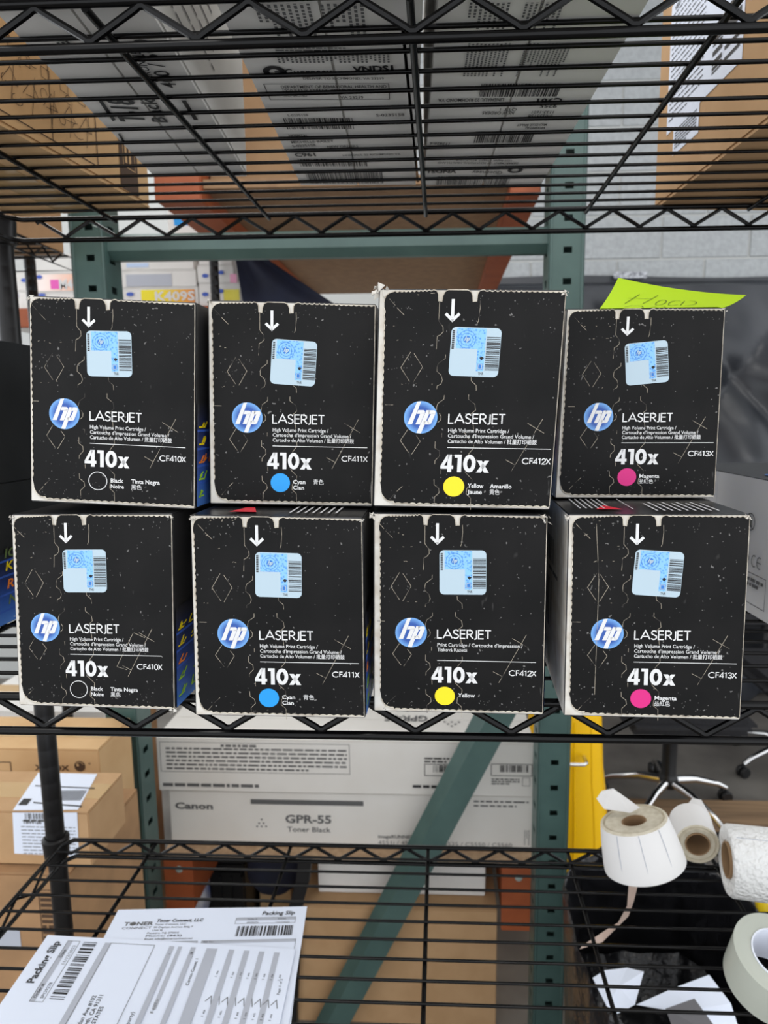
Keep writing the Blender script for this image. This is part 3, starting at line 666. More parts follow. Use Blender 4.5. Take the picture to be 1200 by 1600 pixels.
# two white address-labelled cartons, seen from below
for (p0, p1, nm, sd) in ((on(470, 290, tz), on(650, 290, tz), 'white carton with a delivery address label underneath, left of the pair on the top shelf', 0), (on(662, 290, tz), on(845, 290, tz), 'white carton with its address label upside down, right of the pair on the top shelf', 1)):
    wd = (p1-p0).length
    root, fr = carton('address_carton', nm, p0.x, p0.x+wd, p0.y-.42, p0.y, tz, tz+.17, M_white, rz=.05+.04*sd*0, pivot=(p0.x, p0.y), bottom=True, seam='y', tape=False, group='white address-labelled cartons on the top shelf')
    fb = fr['bottom']; P = seat(fb, tz); k = Ink(); g = Ink()
    if sd == 0:
        c_ = P(429, 111); k.ring(c_[0], c_[1], .0062, .0045, 24); k.line([P(429, 111), P(437, 111)], .002)
        for t in (('Guernsey', 447, 116, 520, 115, .0085, .01), ('VNDS1', 552, 111, 615, 109, .0072, .04), ('DEPARTMENT OF BEHAVIORAL HEALTH AND', 440, 137, 604, 136, .0045), ('1220 BANK STREET, 8TH FLOOR', 443, 143, 562, 142, .0045), ('RICHMOND', 444, 150, 480, 150, .004), ('VA 23219', 532, 153, 568, 153, .0045),
                  ('DELIVER TO RICHMOND, VA 23219', 474, 123, 600, 123, .0032), ('S-0235158', 450, 181, 482, 180, .004), ('S-0235158', 588, 181, 632, 180, .005), ('HOSPITAL', 452, 213, 482, 213, .0055, .02), ('MICHELLE BAILEY', 456, 223, 522, 221, .0052), ('S-0235158', 458, 229, 494, 227, .005), ('1133-1601', 460, 234, 490, 233, .004), ('NEW ORDERS', 512, 230, 560, 229, .005), ('C961', 462, 244, 494, 243, .0085, .03), ('LINEHAUL 22 RICHMOND VA', 536, 243, 626, 241, .004)): ptxt(k, P, *t)
        pbar(k, P, 449, 201, 553, 183, 34, 5); pbar(k, P, 470, 259, 575, 247, 34, 6); pbar(g, P, 484, 286, 598, 268, 46, 8); k.frame(*P(422, 155), *P(608, 129), .0007)
        pbar(g, P, 412, 55, 486, 4, 9, 5, 'cols'); pbar(g, P, 508, 55, 570, 4, 7, 6, 'cols'); pbar(g, P, 434, 97, 610, 84, 26, 7, 'cols'); pbar(g, P, 432, 82, 540, 72, 3, 7, 'rows')
    else:
        for t in (('C961', 880, 152, 840, 153, .009, .03), ('9255', 872, 162, 845, 162, .006, .02), ('LINEHAUL 22 RICHMOND VA', 788, 152, 685, 153, .0055), ('NEW ORDERS', 804, 173, 754, 173, .0055), ('S-0235158', 864, 178, 826, 178, .0055), ('1133-1601', 866, 172, 832, 172, .005), ('MICHELLE BAILEY', 855, 192, 808, 193, .0045), ('HOSPITAL', 852, 197, 820, 197, .0045), ('113826-6', 703, 222, 672, 221, .0055),
                  ('Guernsey', 786, 267, 738, 266, .008, .01), ('VNDS1', 714, 265, 669, 265, .008, .04), ('DEPARTMENT OF BEHAVIORAL HEALTH AND', 810, 253, 684, 252, .0045), ('1220 BANK STREET, 8TH FLOOR', 800, 249, 712, 248, .004), ('QTY 1', 808, 168, 782, 168, .005)): ptxt(k, P, *t)
        c_ = P(805, 265); k.ring(c_[0], c_[1], .006, .004, 24)
        pbar(k, P, 748, 150, 880, 129, 40, 15); pbar(k, P, 740, 222, 838, 204, 34, 16); pbar(g, P, 682, 288, 801, 274, 46, 18)
        pbar(g, P, 726, 44, 800, 2, 8, 5, 'cols'); pbar(g, P, 808, 44, 884, 2, 8, 6, 'cols'); pbar(g, P, 722, 118, 800, 66, 11, 7, 'cols'); pbar(g, P, 804, 118, 896, 66, 13, 8, 'cols')
    k.build('label_print', M_ink, root, fb, .0006); g.build('small_print', M_inkg, root, fb, .0006)
    if sd == 0: MB().box(p1.x+.0012, p1.x+.0035, p1.y-.30, p1.y-.01, tz, tz+.004).build('torn_tab', M_kraftd, root)
# kraft carton at the right with white labels on its left-hand face
a = on(1022, 328, tz)
a.y = min(a.y, YB+.03); ra = on(1022, 328, tz)
root, fr = carton('kraft_carton', 'kraft carton with white labels on its side, at the right of the top shelf', ra.x, ra.x+.30, ra.y-.40, ra.y, tz, tz+.30, M_kraft, rz=.075, pivot=(ra.x, ra.y), bottom=True, seam='y')
fl = fr['left']
k = Ink(); k.poly([(.03, .075), (.20, .075), (.20, .215), (.03, .215)]); k.poly([(.05, .045), (.115, .045), (.115, .075), (.05, .075)]); k.rect(.21, .12, .30, .23); k.build('white_label', M_paper, root, fl, .0006)
k = Ink(); k.greek(.036, .085, .12, .205, 20, 4, .2); k.bars(.14, .09, .16, .14, 8, False); k.greek(.055, .05, .11, .072, 7, 6, .4); k.txt('VERT', .04, .205, .005); k.bars(.165, .09, .195, .2, 10, False, 4); k.greek(.215, .13, .29, .2, 12, 5, .3)
k.rect(.165, .16, .195, .205); k.build('label_print', M_ink, root, fl, .001)
# ---------------------------------------------------------------- middle shelf, behind the rows
def sidecarton(label, xr, y0, y1, z0, white=False, xl=None, rz=0):
    w_ = .105; x0 = xr-w_ if not white else xr; x1 = x0+w_
    R = Matrix.Rotation(rz, 3, 'Z'); pv = V((xr, y0, 0)); T = lambda x, y, z: R @ (V((x, y, 0))-pv)+pv+V((0, 0, z))
    root = empty('toner_carton', T((x0+x1)/2, (y0+y1)/2, z0), label, 'box')
    b = MB(); b.hexa([T(x0, y0, z0), T(x1, y0, z0), T(x1, y1, z0), T(x0, y1, z0), T(x0, y0, z0+H0), T(x1, y0, z0+H0), T(x1, y1, z0+H0), T(x0, y1, z0+H0)])
    b.mi = [1 if white else 0, 0, 1, 0, 1 if not white else 1, 1]; b.mi = [0, 0, 1, 0 if not white else 0, 0, 1]
    b.build('carton_body', [M_blacks, M_white], root, bevel=.0008)
    ey = R @ V((0, 1, 0))
    return root, (plane(T(x1, y0, z0), ey, (0, 0, 1)), plane(T(x0, y1, z0), -ey, (0, 0, 1)), plane(T(x0, y0, z0+H0), R @ V((1, 0, 0)), ey))
for lev, zz in ((0, MIDZ), (1, MIDZ+H0+.0005)):
    root, (pr, pl, pt) = sidecarton('black toner carton at the left edge, ' + ('with blue side print, on the wire shelf' if lev == 0 else 'plain sided, topmost of its stack'), -.405, .56, .82, zz)
    if lev: continue
    g = Ink(); g.rect(.002, .001, .258, .066); g.build('side_print', M_bluep, root, pr, .0006)
    for mt, t, words in ((mat('dim green print', (90, 110, 60), .5), .062, 'ION'), (M_yel, .050, 'K'), (M_orp, .033, 'RN'), (mat('dim green print', (90, 110, 60), .5), .018, 'NT')):
        e = Ink()
        for x in (.02, .09, .16, .22): e.txt(words, x, t, .008, .011*len(words), .02, .35)
        e.build('coloured_print', mt, root, pr, .001)
    e = Ink()
    for t in (.060, .046, .029, .014): e.rect(.002, t-.002, .258, t)
    e.build('blue_bands', MATS['mid blue print'], root, pr, .0008)
a = on(1167, 945.6, MIDZ)
root, (pr, pl, pt) = sidecarton('white-sided black-topped toner carton with recycling marks, behind the lower right carton', a.x-.006, a.y-.17, a.y+.16, MIDZ, True, rz=.03)
# left face is seen; x runs toward the viewer from the far end
k = Ink(); k.rect(.105, .0, .1056, H0); k.build('seam_print', M_inkl, root, pl, .0006)
k = Ink(); o_ = .16
k.greek(.02, .05, .09, .118, 11, 6, .22)
k.ring(o_+.02, .088, .008, .0012, 24); k.line([(o_+.016, .095), (o_+.024, .081)], .0012); k.rect(o_+.018, .083, o_+.022, .093); k.greek(o_+.010, .072, o_+.030, .075, 1)
k.ring(o_+.0, .055, .005, .0012, 5); k.ring(o_+.015, .053, .006, .0016, 6); k.line(arc(o_+.031, .052, .0045, .0055, 60, 300, 10), .001); k.line(arc(o_+.041, .052, .0045, .0055, 60, 300, 10), .001); k.line([(o_+.037, .052), (o_+.044, .052)], .001)
k.frame(o_-.03, .010, o_+.055, .040, .0006); k.greek(o_-.026, .018, o_+.012, .026, 3, 2, .4); k.greek(o_+.02, .026, o_+.05, .036, 2, 3, .6)
k.build('side_print', M_inkg, root, pl, .0008)
k = Ink(); k.disc(.035, .16, .018); k.build('blue_disc', M_sblue, root, pt, .0008)
k = Ink(); k.disc(.078, .16, .003); k.build('white_print', M_wink, root, pt, .0009)
# ---------------------------------------------------------------- bottom shelf
bz = BOTZ+.0006
def slip(name, label, A, B, Cc, Dd, dz, seed, wave=.002):
    A, B, Cc, Dd = map(V, (A, B, Cc, Dd))     # top-left, top-right, bottom-right, bottom-left of the page (in the page's own sense)
    def fn(u, v, off=0):   # v from 0 (top of page) to 1
        P = (A*(1-u)+B*u)*(1-v)+(Dd*(1-u)+Cc*u)*v
        P.z += dz+wave*(.5+.5*math.sin(u*4+seed))*(.5+.5*math.sin(v*7+seed*2))+off; return P
    vs, fs = grid_surface(None, 12, 14, fn)
    m = MB(); m.add(vs, fs); n = len(vs); m.add([v-V((0, 0, .0002)) for v in vs], [tuple(reversed(f)) for f in fs])
    o = m.build(name, M_paper, origin=(A+Cc)/2, smooth=True, recalc=False); tag(o, label, 'paper'); return o, fn
A, B = on(185, 1425, bz), on(480, 1418, bz); dr = on(452, 1600, bz)-B; dr = dr.normalized()*.279; dr.z = 0
def V3(x, y): return V((x, y, bz))
A = V3(A.x, A.y); B = V3(B.x, B.y)
dl = V((dr.x*1.0, dr.y, 0))
for s_, off_, lb in ((2, .0000, 'white packing slip lying underneath at the right of the paper pile'), ):
    so_, _f = slip('packing_slip', lb, A+V((.012, -.02, 0)), B+V((.0, -.03, 0)), B+dl+V((.006, 0, 0)), A+dl+V((.006, 0, 0)), .0, 3, .001)
o1, f1 = slip('packing_slip', 'white packing slip read from the front, with the logo and small barcode at its top', A, B, B+dl, A+dl, .0016, 1, .0015)
U = lambda x, y, off=0: f1(x/100, -y/129, off)
k = Ink(); g = Ink(); gg = Ink()
k.txt('Packing Slip', 77, -6, 2.6, 17, .02, .15); k.bars(66, -21, 95, -14, 26, seed=3)
g.rect(64, -9.8, 95, -7.8); gg.frame(64, -12.2, 95, -7.8, .2); k.txt('Order #', 70, -9.5, 1, 5, 0); k.txt('Date', 86, -9.5, 1, 4, 0); k.txt('SPO0272', 70, -11.9, 1, 6, 0); gg.txt('11/17/2023', 85, -11.9, 1, 7, 0)
gg.txt('TONER', 7, -12, 2.4, 15, .03); gg.txt('CONNECT', 7, -14.6, 1.6, 15, 0); gg.disc(11.8, -10.9, 1.2, 14)
k.txt('Toner Connect, LLC', 23, -10, 2.0, 24, .03, .15); gg.txt('Toner Connect, LLC', 23, -12.2, 1.1, 16, .01); gg.txt('90 Dayton Avenue Bldg F', 23, -14.2, 1.1, 20, .01); gg.txt('Unit 4J', 23, -16.2, 1.1, 5, .01)
gg.txt('Passaic, NJ 07055', 21, -18.2, 1.1, 16, .01); k.txt('Phone: (862)', 21, -20.2, 1.1, 18, .01); gg.txt('Email: info@tonerconnect.net', 21, -22.2, 1.1, 24, .01)
g.rect(14, -25.4, 48, -23.6); g.rect(50, -25.4, 97, -23.6); gg.frame(50, -50, 97, -23.6, .2); gg.frame(14, -50, 48, -23.6, .2); k.txt('Bill To:', 51, -25, 1.1, 5, 0)
k.build('page_print', M_ink, o1, U, .0004); g.build('shaded_bars', M_inkl, o1, U, .0002); gg.build('grey_print', M_inkg, o1, U, .0003)
# second slip, turned a quarter (its page top faces left)
Ta = on(75, 1465, bz); Tb = on(18, 1548, bz); Te = on(464, 1487, bz)
ex = V((Te.x-Ta.x, Te.y-Ta.y, 0)); ey = V((Tb.x-Ta.x, Tb.y-Ta.y, 0)).normalized()*.216; ex = ex.normalized()*.296
P0 = V3(Ta.x, Ta.y)
o2, f2_ = slip('packing_slip', 'white packing slip turned sideways on top, with tick marks beside its table', P0+ey, P0, P0+ex, P0+ey+ex, .0034, 2, .0016)
U2 = lambda x, y, off=0: f2_(x/100, -y/129, off)
k = Ink(); g = Ink(); gg = Ink()
k.txt('Packing Slip', 70, -9, 3.6, 26, .03); g.rect(60, -15, 97, -12.4); gg.frame(60, -19, 97, -12.4, .25); k.txt('Order #', 62, -14.6, 1.5, 8, .01); k.txt('Date', 86, -14.6, 1.5, 5, .01); k.txt('SPO9278', 62, -18, 1.5, 9, 0); gg.txt('11/12/2023', 82, -18, 1.5, 12, 0)
k.bars(62, -28, 97, -21, 26, seed=4); g.rect(2, -35, 97, -32); gg.frame(2, -58, 97, -35, .25)
for j, t in enumerate(('Office', '9301 Jordan Ave #102', 'Chatsworth, CA 91311', 'UNITED STATES')): k.txt(t, 40, -39-j*3, 1.9, None, .01)
k.txt('To:', 44, -34.5, 1.6, 4, .02)
k.txt('and "Receiver" as billing party)', 24, -63, 1.7, 34, .0); g.rect(2, -68, 97, -65.5); g.rect(60, -72, 97, -70); k.txt('Shipping Terms', 30, -67.6, 1.6, 18, .02); k.txt('Prepaid & Billed', 30, -71.4, 1.5, 17, 0); k.txt('Carrier', 58, -67.6, 1.5, 9, .01); gg.txt('FedEx', 58, -71.5, 1.5, 8, 0); k.txt('Order Num', 80, -67.6, 1.5, 12, .01)
g.rect(2, -79, 97, -76.6); k.txt('Tracking #', 82, -78.6, 1.5, 12, .01); k.txt('Carton Count: 1', 74, -82.5, 1.5, 16, .01); g.rect(2, -90, 97, -84.6)
for x, t in ((72, 'Qty Remaining'), (57, 'Qty Shipped'), (40, 'Qty Ordered')): k.txt(t.split()[0], x+2, -86.6, 1.5, None, .015); k.txt(t.split()[1], x, -89.2, 1.5, None, .015)
for j in range(9):
    y = -94-j*3.8
    if j % 2: g.rect(2, y-.9, 97, y+1.8)
    for x in (42, 58, 80): k.txt('1 ea', x, y-.4, 1.1, 3.4, 0)
    gg.line([(66, y+1.2), (69, y-.9), (64.5, y-2.0)], .35)
k.txt('Page 1 of 2', 72, -126, 1.2, 9, 0)
k.build('page_print', M_ink, o2, U2, .0004); g.build('shaded_bars', M_inkl, o2, U2, .0002); gg.build('grey_print', M_inkg, o2, U2, .0003)
# rolls
def rot_to(d):
    return V(d).to_track_quat('Z', 'Y').to_matrix()
# large label roll standing, tipped and telescoped
Cb = at(1008, 1352, .755); Ct = at(990, 1281, .765); ax = (Ct-Cb); hl = ax.length; axn = ax.normalized(); Rm = rot_to(axn)
lr = empty('label_roll', V3(Cb.x, Cb.y), 'largest roll of blank white labels, standing tipped on the bottom shelf', 'roll', 'label rolls on the bottom shelf')
s_ = .755/FPX
shift = (bz+.0005)-(Cb.z-.045*abs(V((axn.x, axn.y, 0)).length)-.0)
ro, rt = 64*s_*1.05, 53*s_*1.05
Cb0 = V((Cb.x, Cb.y, Cb.z))
low = Cb0.z-ro*math.sqrt(1-axn.z**2)
Cb0 = Cb0+V((0, 0, max(0, bz-low)))
MB().lathe([(ro*.95, 0), (ro, .002), (ro*.99, .01), (ro*.92, hl*.6), (rt, hl)], Cb0, 48, Rm).build('outer_wrap', M_roll, lr, smooth=True)
MB().lathe([(rt, hl), (rt*.93, hl+.002), (rt*.9, hl-.001), (rt*.8, hl+.002), (rt*.62, hl+.001), (rt*.42, hl+.0005), (rt*.36, hl-.002)], Cb0, 48, Rm).build('wound_edge', M_rolle, lr, smooth=True)
MB().lathe([(rt*.37, hl-.001), (rt*.34, hl-.001), (rt*.33, .004), (rt*.36, .004)], Cb0, 32, Rm, close=True).build('core', M_core, lr, smooth=True)
MB().lathe([(ro*.95, 0), (rt*.36, .003)], Cb0, 32, Rm).build('wound_edge', M_rolle, lr)
for a_ in (-2.25, -1.62, -1.02):
    q = MB(); p_ = []
    for t in (0.02, .3, .6, .98):
        rr = ro*(1-t)+rt*t+.0005+.001*math.sin(t*3); p_.append(Cb0+Rm @ V((rr*math.cos(a_+YAW+.0), rr*math.sin(a_), hl*t)))
    # label gaps are turned to face the viewer
vd = (CAM0-Cb0); vd = (vd-axn*vd.dot(axn)).normalized(); sd_ = axn.cross(vd)
for a_ in (-.62, .02, .66):
    d_ = vd*math.cos(a_)+sd_*math.sin(a_); pts = [Cb0+axn*(hl*t)+d_*((ro*.99*(1-t)+rt*t)+.0002+.0012*math.sin(math.pi*t)*.3) for t in (.06, .25, .5, .75, .99)]
    rr_f = lambda t: (ro*.99+(ro*.92-ro*.99)*t/.6) if t < .6 else (ro*.92+(rt-ro*.92)*(t-.6)/.4)
    pts = [Cb0+axn*(hl*t)+d_*(rr_f(t)+.0004) for t in (.05, .2, .4, .6, .8, .99)]
    MB().tube(pts, .0004, 5).build('label_gap', M_inkl, lr)
tl_ = [at(x, y, .80) for x, y in ((935, 1240), (958, 1233), (995, 1262), (985, 1275))]
t1 = MB(); t1.add([at(932, 1248, .80), at(940, 1236, .80), at(958, 1232, .795), at(1000, 1262, .785), at(985, 1270, .775), at(944, 1264, .785)], [(0, 1, 2, 5), (2, 3, 4, 5)]); k_ = list(t1.v); t1.add([v+V((0, .0004, 0)) for v in k_], [(0, 5, 2, 1), (2, 5, 4, 3)])
t1.build('loose_tail', M_roll, lr, recalc=False)
t2 = MB(); bk_ = [(988, 1383, .74), (972, 1384, .74), (984, 1415, .755), (979, 1420, .76), (960, 1440, .78), (973, 1448, .78), (952, 1462, .79), (930, 1470, .80), (908, 1476, .80), (915, 1484, .81)]
pp = [at(x, y, Y) for x, y, Y in [(990, 1380, .76), (985, 1412, .77), (972, 1440, .79), (945, 1462, .81), (908, 1480, .82)]]; ww = [V((.006, 0, .001)), V((.004, 0, .003)), V((.008, 0, .008)), V((.003, 0, .010)), V((.002, 0, .003))]
vs = [p+w_ for p, w_ in zip(pp, ww)]+[p-w_ for p, w_ in zip(pp, ww)]; t2.add(vs, [(i, i+1, i+6, i+5) for i in range(4)])
bs = t2.build('backing_strip', mat('brown backing paper', (196, 172, 158), .6), lr, recalc=False)
# second label roll lying with its end to the viewer
C0 = at(1090, 1319, .815); dax = (V((.16, 1, .0))).normalized(); R2 = rot_to(dax)
r2 = empty('label_roll', V3(C0.x, C0.y), 'smaller label roll lying end-on with a tube-like loose tail, beside the paper towels', 'roll', 'label rolls on the bottom shelf')
rr2 = 34*.83/FPX; L2_ = .05; C0.z = max(C0.z, bz+rr2+.0005)
MB().lathe([(rr2, 0), (rr2, L2_)], C0, 40, R2).build('outer_wrap', M_roll, r2, smooth=True)
MB().lathe([(rr2, 0), (rr2*.93, -.0015), (rr2*.86, .001), (rr2*.78, -.001), (rr2*.6, 0), (rr2*.56, .001)], C0, 40, R2).build('wound_edge', M_rolle, r2, smooth=True)
MB().lathe([(rr2*.58, -.001), (rr2*.52, -.001), (rr2*.52, L2_), (rr2*.58, L2_)], C0, 32, R2, close=True).build('core', M_core, r2, smooth=True)
tlm = MB(); tlm.add([at(1046, 1296, .85), at(1082, 1247, .90), at(1096, 1250, .90), at(1110, 1275, .88), at(1117, 1300, .86), at(1100, 1292, .845), at(1075, 1290, .84)], [(0, 1, 2, 6), (2, 3, 5, 6), (3, 4, 5)])
kk = list(tlm.v); tlm.add([v+V((0, .0004, 0)) for v in kk], [(6, 2, 1, 0), (6, 5, 3, 2), (5, 4, 3)]); tlm.build('loose_tail', M_roll, r2, recalc=False, smooth=True)
# paper towel roll lying along the shelf
Ca = at(1136, 1329, .78); rp = 56*.78/FPX; Ca.z = bz+rp+.0005; dx_ = V((1, -.16, .0)).normalized(); R3 = rot_to(dx_)
pt_ = empty('paper_towel_roll', V3(Ca.x+.1, Ca.y), 'embossed white paper towel roll lying at the right end of the bottom shelf', 'roll')
MB().lathe([(rp*.94, 0), (rp, .004), (rp*1.01, .05), (rp, .24), (rp*.94, .245)], Ca, 64, R3).build('sheets', M_towel, pt_, smooth=True)
MB().lathe([(rp*.94, 0), (rp*.85, -.001), (rp*.62, .001), (rp*.48, .003)], Ca, 48, R3).build('wound_edge', M_towel, pt_, smooth=True)
MB().lathe([(rp*.50, -.001), (rp*.46, -.001), (rp*.46, .24), (rp*.50, .24)], Ca, 32, R3, close=True).build('core', M_core, pt_, smooth=True)
MB().tube([Ca+dx_*.004+V((0, -.32*rp, .955*rp)), Ca+dx_*.24+V((0, -.32*rp, .958*rp))], .0004, 5).build('sheet_edge', M_inkl, pt_)
# tape roll lying flat-ish, tipped
Ct = on(1203, 1492, BOTZ+.046); tr = 70*.64/FPX
tp = empty('tape_roll', V3(Ct.x, Ct.y), 'clear packing tape roll lying flat at the lower right of the bottom shelf', 'tape')
dT = V((.05, -.32, 1)).normalized(); R4 = rot_to(dT); hT = .046; Cz = V((Ct.x, Ct.y, bz+tr*math.sqrt(1-dT.z**2)+.0006))
MB().lathe([(tr, 0), (tr, hT), (tr*.97, hT+.0004), (tr*.92, hT), (tr*.88, hT+.0004), (tr*.84, hT), (tr*.62, hT), (tr*.62, 0)], Cz, 56, R4, close=True).build('wound_tape', M_cleart, tp, smooth=True)
MB().lathe([(tr*.615, -.0005), (tr*.615, hT+.001), (tr*.58, hT+.001), (tr*.58, -.0005)], Cz, 48, R4, close=True).build('core', M_corew, tp, smooth=True)
# ---------------------------------------------------------------- pallet rack
RY = 1.5
rk = empty('pallet_rack', (-.787, RY, 0), 'green pallet rack end frame with orange beams standing behind the wire shelving', 'rack')
zT = at(600, 289, RY).z; zLo = at(600, 1342, RY).z
def upright(cx, side):
    """steel post: perforated face, side webs; the slots are real openings"""
    hw = .038; m = MB(); z = 0.0; sp = .0508*1.0; sw, shh = .0075*1.25, .0068
    # face built as two side strips and bridges between the slots
    dx = .006 if side < 0 else .002
    m.box(cx-hw, cx+dx-sw, RY, RY+.002, 0, 2.9); m.box(cx+dx+sw, cx+hw, RY, RY+.002, 0, 2.9)
    zs = []; zz = .03
    # slot pitch read from the photo: about 42 px at this depth
    sp = .0660
    while zz < 2.85: zs.append(zz); zz += sp
    prev = 0
    for q in zs: m.box(cx+dx-sw, cx+dx+sw, RY, RY+.002, prev, q-shh); prev = q+shh
    m.box(cx+dx-sw, cx+dx+sw, RY, RY+.002, prev, 2.9)
    up_ = m.build('upright', M_green, rk, recalc=True)
    MB().box(cx-hw+.001, cx+hw-.001, RY+.070, RY+.073, 0, 2.9).build('rear_web', M_green, up_)
    # webs and returns
    w = MB(); x_in = cx-side*hw      # the web that faces the middle of the frame
    for xs in (cx-hw, cx+hw):
        s2 = 1 if xs > cx else -1
        if s2 == -side:
            prev = 0
            w.box(xs-.001, xs+.001, RY, RY+.022, 0, 2.9); w.box(xs-.001, xs+.001, RY+.048, RY+.075, 0, 2.9)
            for q in zs: w.box(xs-.001, xs+.001, RY+.022, RY+.048, prev, q-.008); prev = q+.008
        else: w.box(xs-.001, xs+.001, RY, RY+.075, 0, 2.9)
    w.build('upright_web', M_green, up_)
    MB().box(cx-.05, cx+.05, RY-.02, RY+.09, 0, .006).build('foot_plate', M_green, up_)
    # rolled shoulders embossed along the face
    MB().tube([(cx-hw+.004, RY+.001, .01), (cx-hw+.004, RY+.001, 2.9)], .0035, 8).build('rolled_edge', M_green, up_, smooth=True)
    MB().tube([(cx+hw-.004, RY+.001, .01), (cx+hw-.004, RY+.001, 2.9)], .0035, 8).build('rolled_edge', M_green, up_, smooth=True)
    r = random.Random(3)
    return up_
uL, uR = -.787, .274
upL = upright(uL, -1); upR = upright(uR, 1)
for (pxx, pyy, w_, h_) in ((187, 1270, 16, 5), (185, 1187, 12, 3), (150, 352, 14, 4)):
    a = at(pxx, pyy, RY-.003); MB().add([a+V((-w_*.0007, 0, 0)), a+V((0, 0, h_*.0006)), a+V((w_*.0007, 0, .001)), a+V((.002, 0, -h_*.0012))], [(0, 1, 2, 3)]).build('paint_chip', M_scuff, upL, recalc=False)
zb1, zb2 = at(500, 398, RY).z, at(500, 352, RY).z
# horizontal strut: a channel, its sloped top flange catches light
hs = MB(); yq = RY+.012; x0, x1 = uL+.036, uR-.036; h3 = (zb2-zb1)
hs.box(x0, x1, yq, yq+.003, zb1+h3*.30, zb2-h3*.22); hs.add([(x0, yq, zb2-h3*.22), (x1, yq, zb2-h3*.22), (x1, yq+.03, zb2), (x0, yq+.03, zb2), (x0, yq+.003, zb2-h3*.26), (x1, yq+.003, zb2-h3*.26), (x1, yq+.032, zb2-.003), (x0, yq+.032, zb2-.003)], [(0, 1, 2, 3), (7, 6, 5, 4), (0, 3, 7, 4), (1, 5, 6, 2)])
hs.add([(x0, yq, zb1+h3*.30), (x1, yq, zb1+h3*.30), (x1, yq+.02, zb1+h3*.02), (x0, yq+.02, zb1+h3*.02), (x0, yq+.035, zb1+h3*.02), (x1, yq+.035, zb1+h3*.02)], [(3, 2, 1, 0), (4, 5, 2, 3)])
hs.build('horizontal_strut', M_green, rk)
# diagonal strut: channel running up to the right
A1, A2 = at(496, 1600, RY+.02), at(744, 1120, RY+.02); B1, B2 = at(546, 1600, RY+.02), at(805, 1120, RY+.02)
dd = (A2-A1).normalized(); top_ = at(800, 880, RY+.02)
dg = MB(); P1, P2 = A1-dd*.10, A2+dd*.14; Q1, Q2 = B1-dd*.10, B2+dd*.14; yb_ = V((0, .028, 0))
s1, s2 = P1.lerp(Q1, .30), P2.lerp(Q2, .30)
dg.hexa([s1, Q1, Q1+V((0, .003, 0)), s1+V((0, .003, 0)), s2, Q2, Q2+V((0, .003, 0)), s2+V((0, .003, 0))])
dg.hexa([P1+yb_, s1, s1+V((0, .003, 0)), P1+yb_+V((0, .003, 0)), P2+yb_, s2, s2+V((0, .003, 0)), P2+yb_+V((0, .003, 0))])
dg.build('diagonal_strut', M_green, rk)
# beams run away from the frame
def beam(xa, xb, z0, z1, y0=RY+.085, y1=2.98, plate=True):
    m = MB(); m.box(xa, xb, y0, y1, z0, z1); o = m.build('beam', M_orange, rk, bevel=.003)
    if not plate: return
    MB().box(xa-.004, xb+.004, y0-.008, y0, z0-.012, z1+.008).build('end_plate', M_orange, o, bevel=.002)
    MB().lathe([(0, -.004), (.008, -.003), (.010, 0)], ((xa+xb)/2+.004, y0-.009, z1-.022), 12, rot_to((0, 1, 0))).build('bolt', M_scuff, o, smooth=True)
bR = at(845, 300, RY+.08); bRl = at(795, 300, RY+.08); bL0 = at(242, 300, RY+.08); bL1 = at(345, 300, RY+.08)
lz0 = at(280, 1424, RY+.08).z; lz1 = at(280, 1345, RY+.08).z
lb0, lb1 = at(260, 1380, RY+.08), at(300, 1380, RY+.08); rb0, rb1 = at(786, 1390, RY+.08), at(829, 1390, RY+.08)
beam(lb0.x, lb1.x, lz0, lz1); beam(rb0.x, rb1.x, lz0-.018, lz1-.002)
beam(bRl.x+.004, bR.x, zT, zT+.10, y0=RY+.076, plate=False); beam(bL0.x, bL1.x-.045, zT, zT+.10, y0=RY+.076, plate=False)
# decks
dk = MB().box(lb0.x-.005, rb1.x+.03, RY+.088, 2.95, lz1+.001, lz1+.019).build('deck_board', mat('particle board', (180, 150, 118), .85, c2=(158, 128, 98), scale=60), origin=(-.2, 2, lz1)); tag(dk, 'lower particle board deck under the white boxes', 'board')
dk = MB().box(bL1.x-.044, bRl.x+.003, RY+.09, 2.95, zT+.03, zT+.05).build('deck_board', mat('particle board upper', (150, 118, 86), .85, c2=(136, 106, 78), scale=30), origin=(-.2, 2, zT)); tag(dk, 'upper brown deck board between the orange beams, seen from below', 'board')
# carton on the upper deck
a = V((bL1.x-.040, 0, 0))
carton('kraft_carton', 'large kraft carton on the upper rack deck, seen in the gap between the white cartons', a.x, a.x+.42, RY+.13, RY+.5, zT+.051, at(380, 47, RY+.13).z, mat('kraft darkened for shade', (140, 110, 78), .85, c2=(128, 98, 68), scale=9))  # board colour darkened to paint in the shade of the rack above
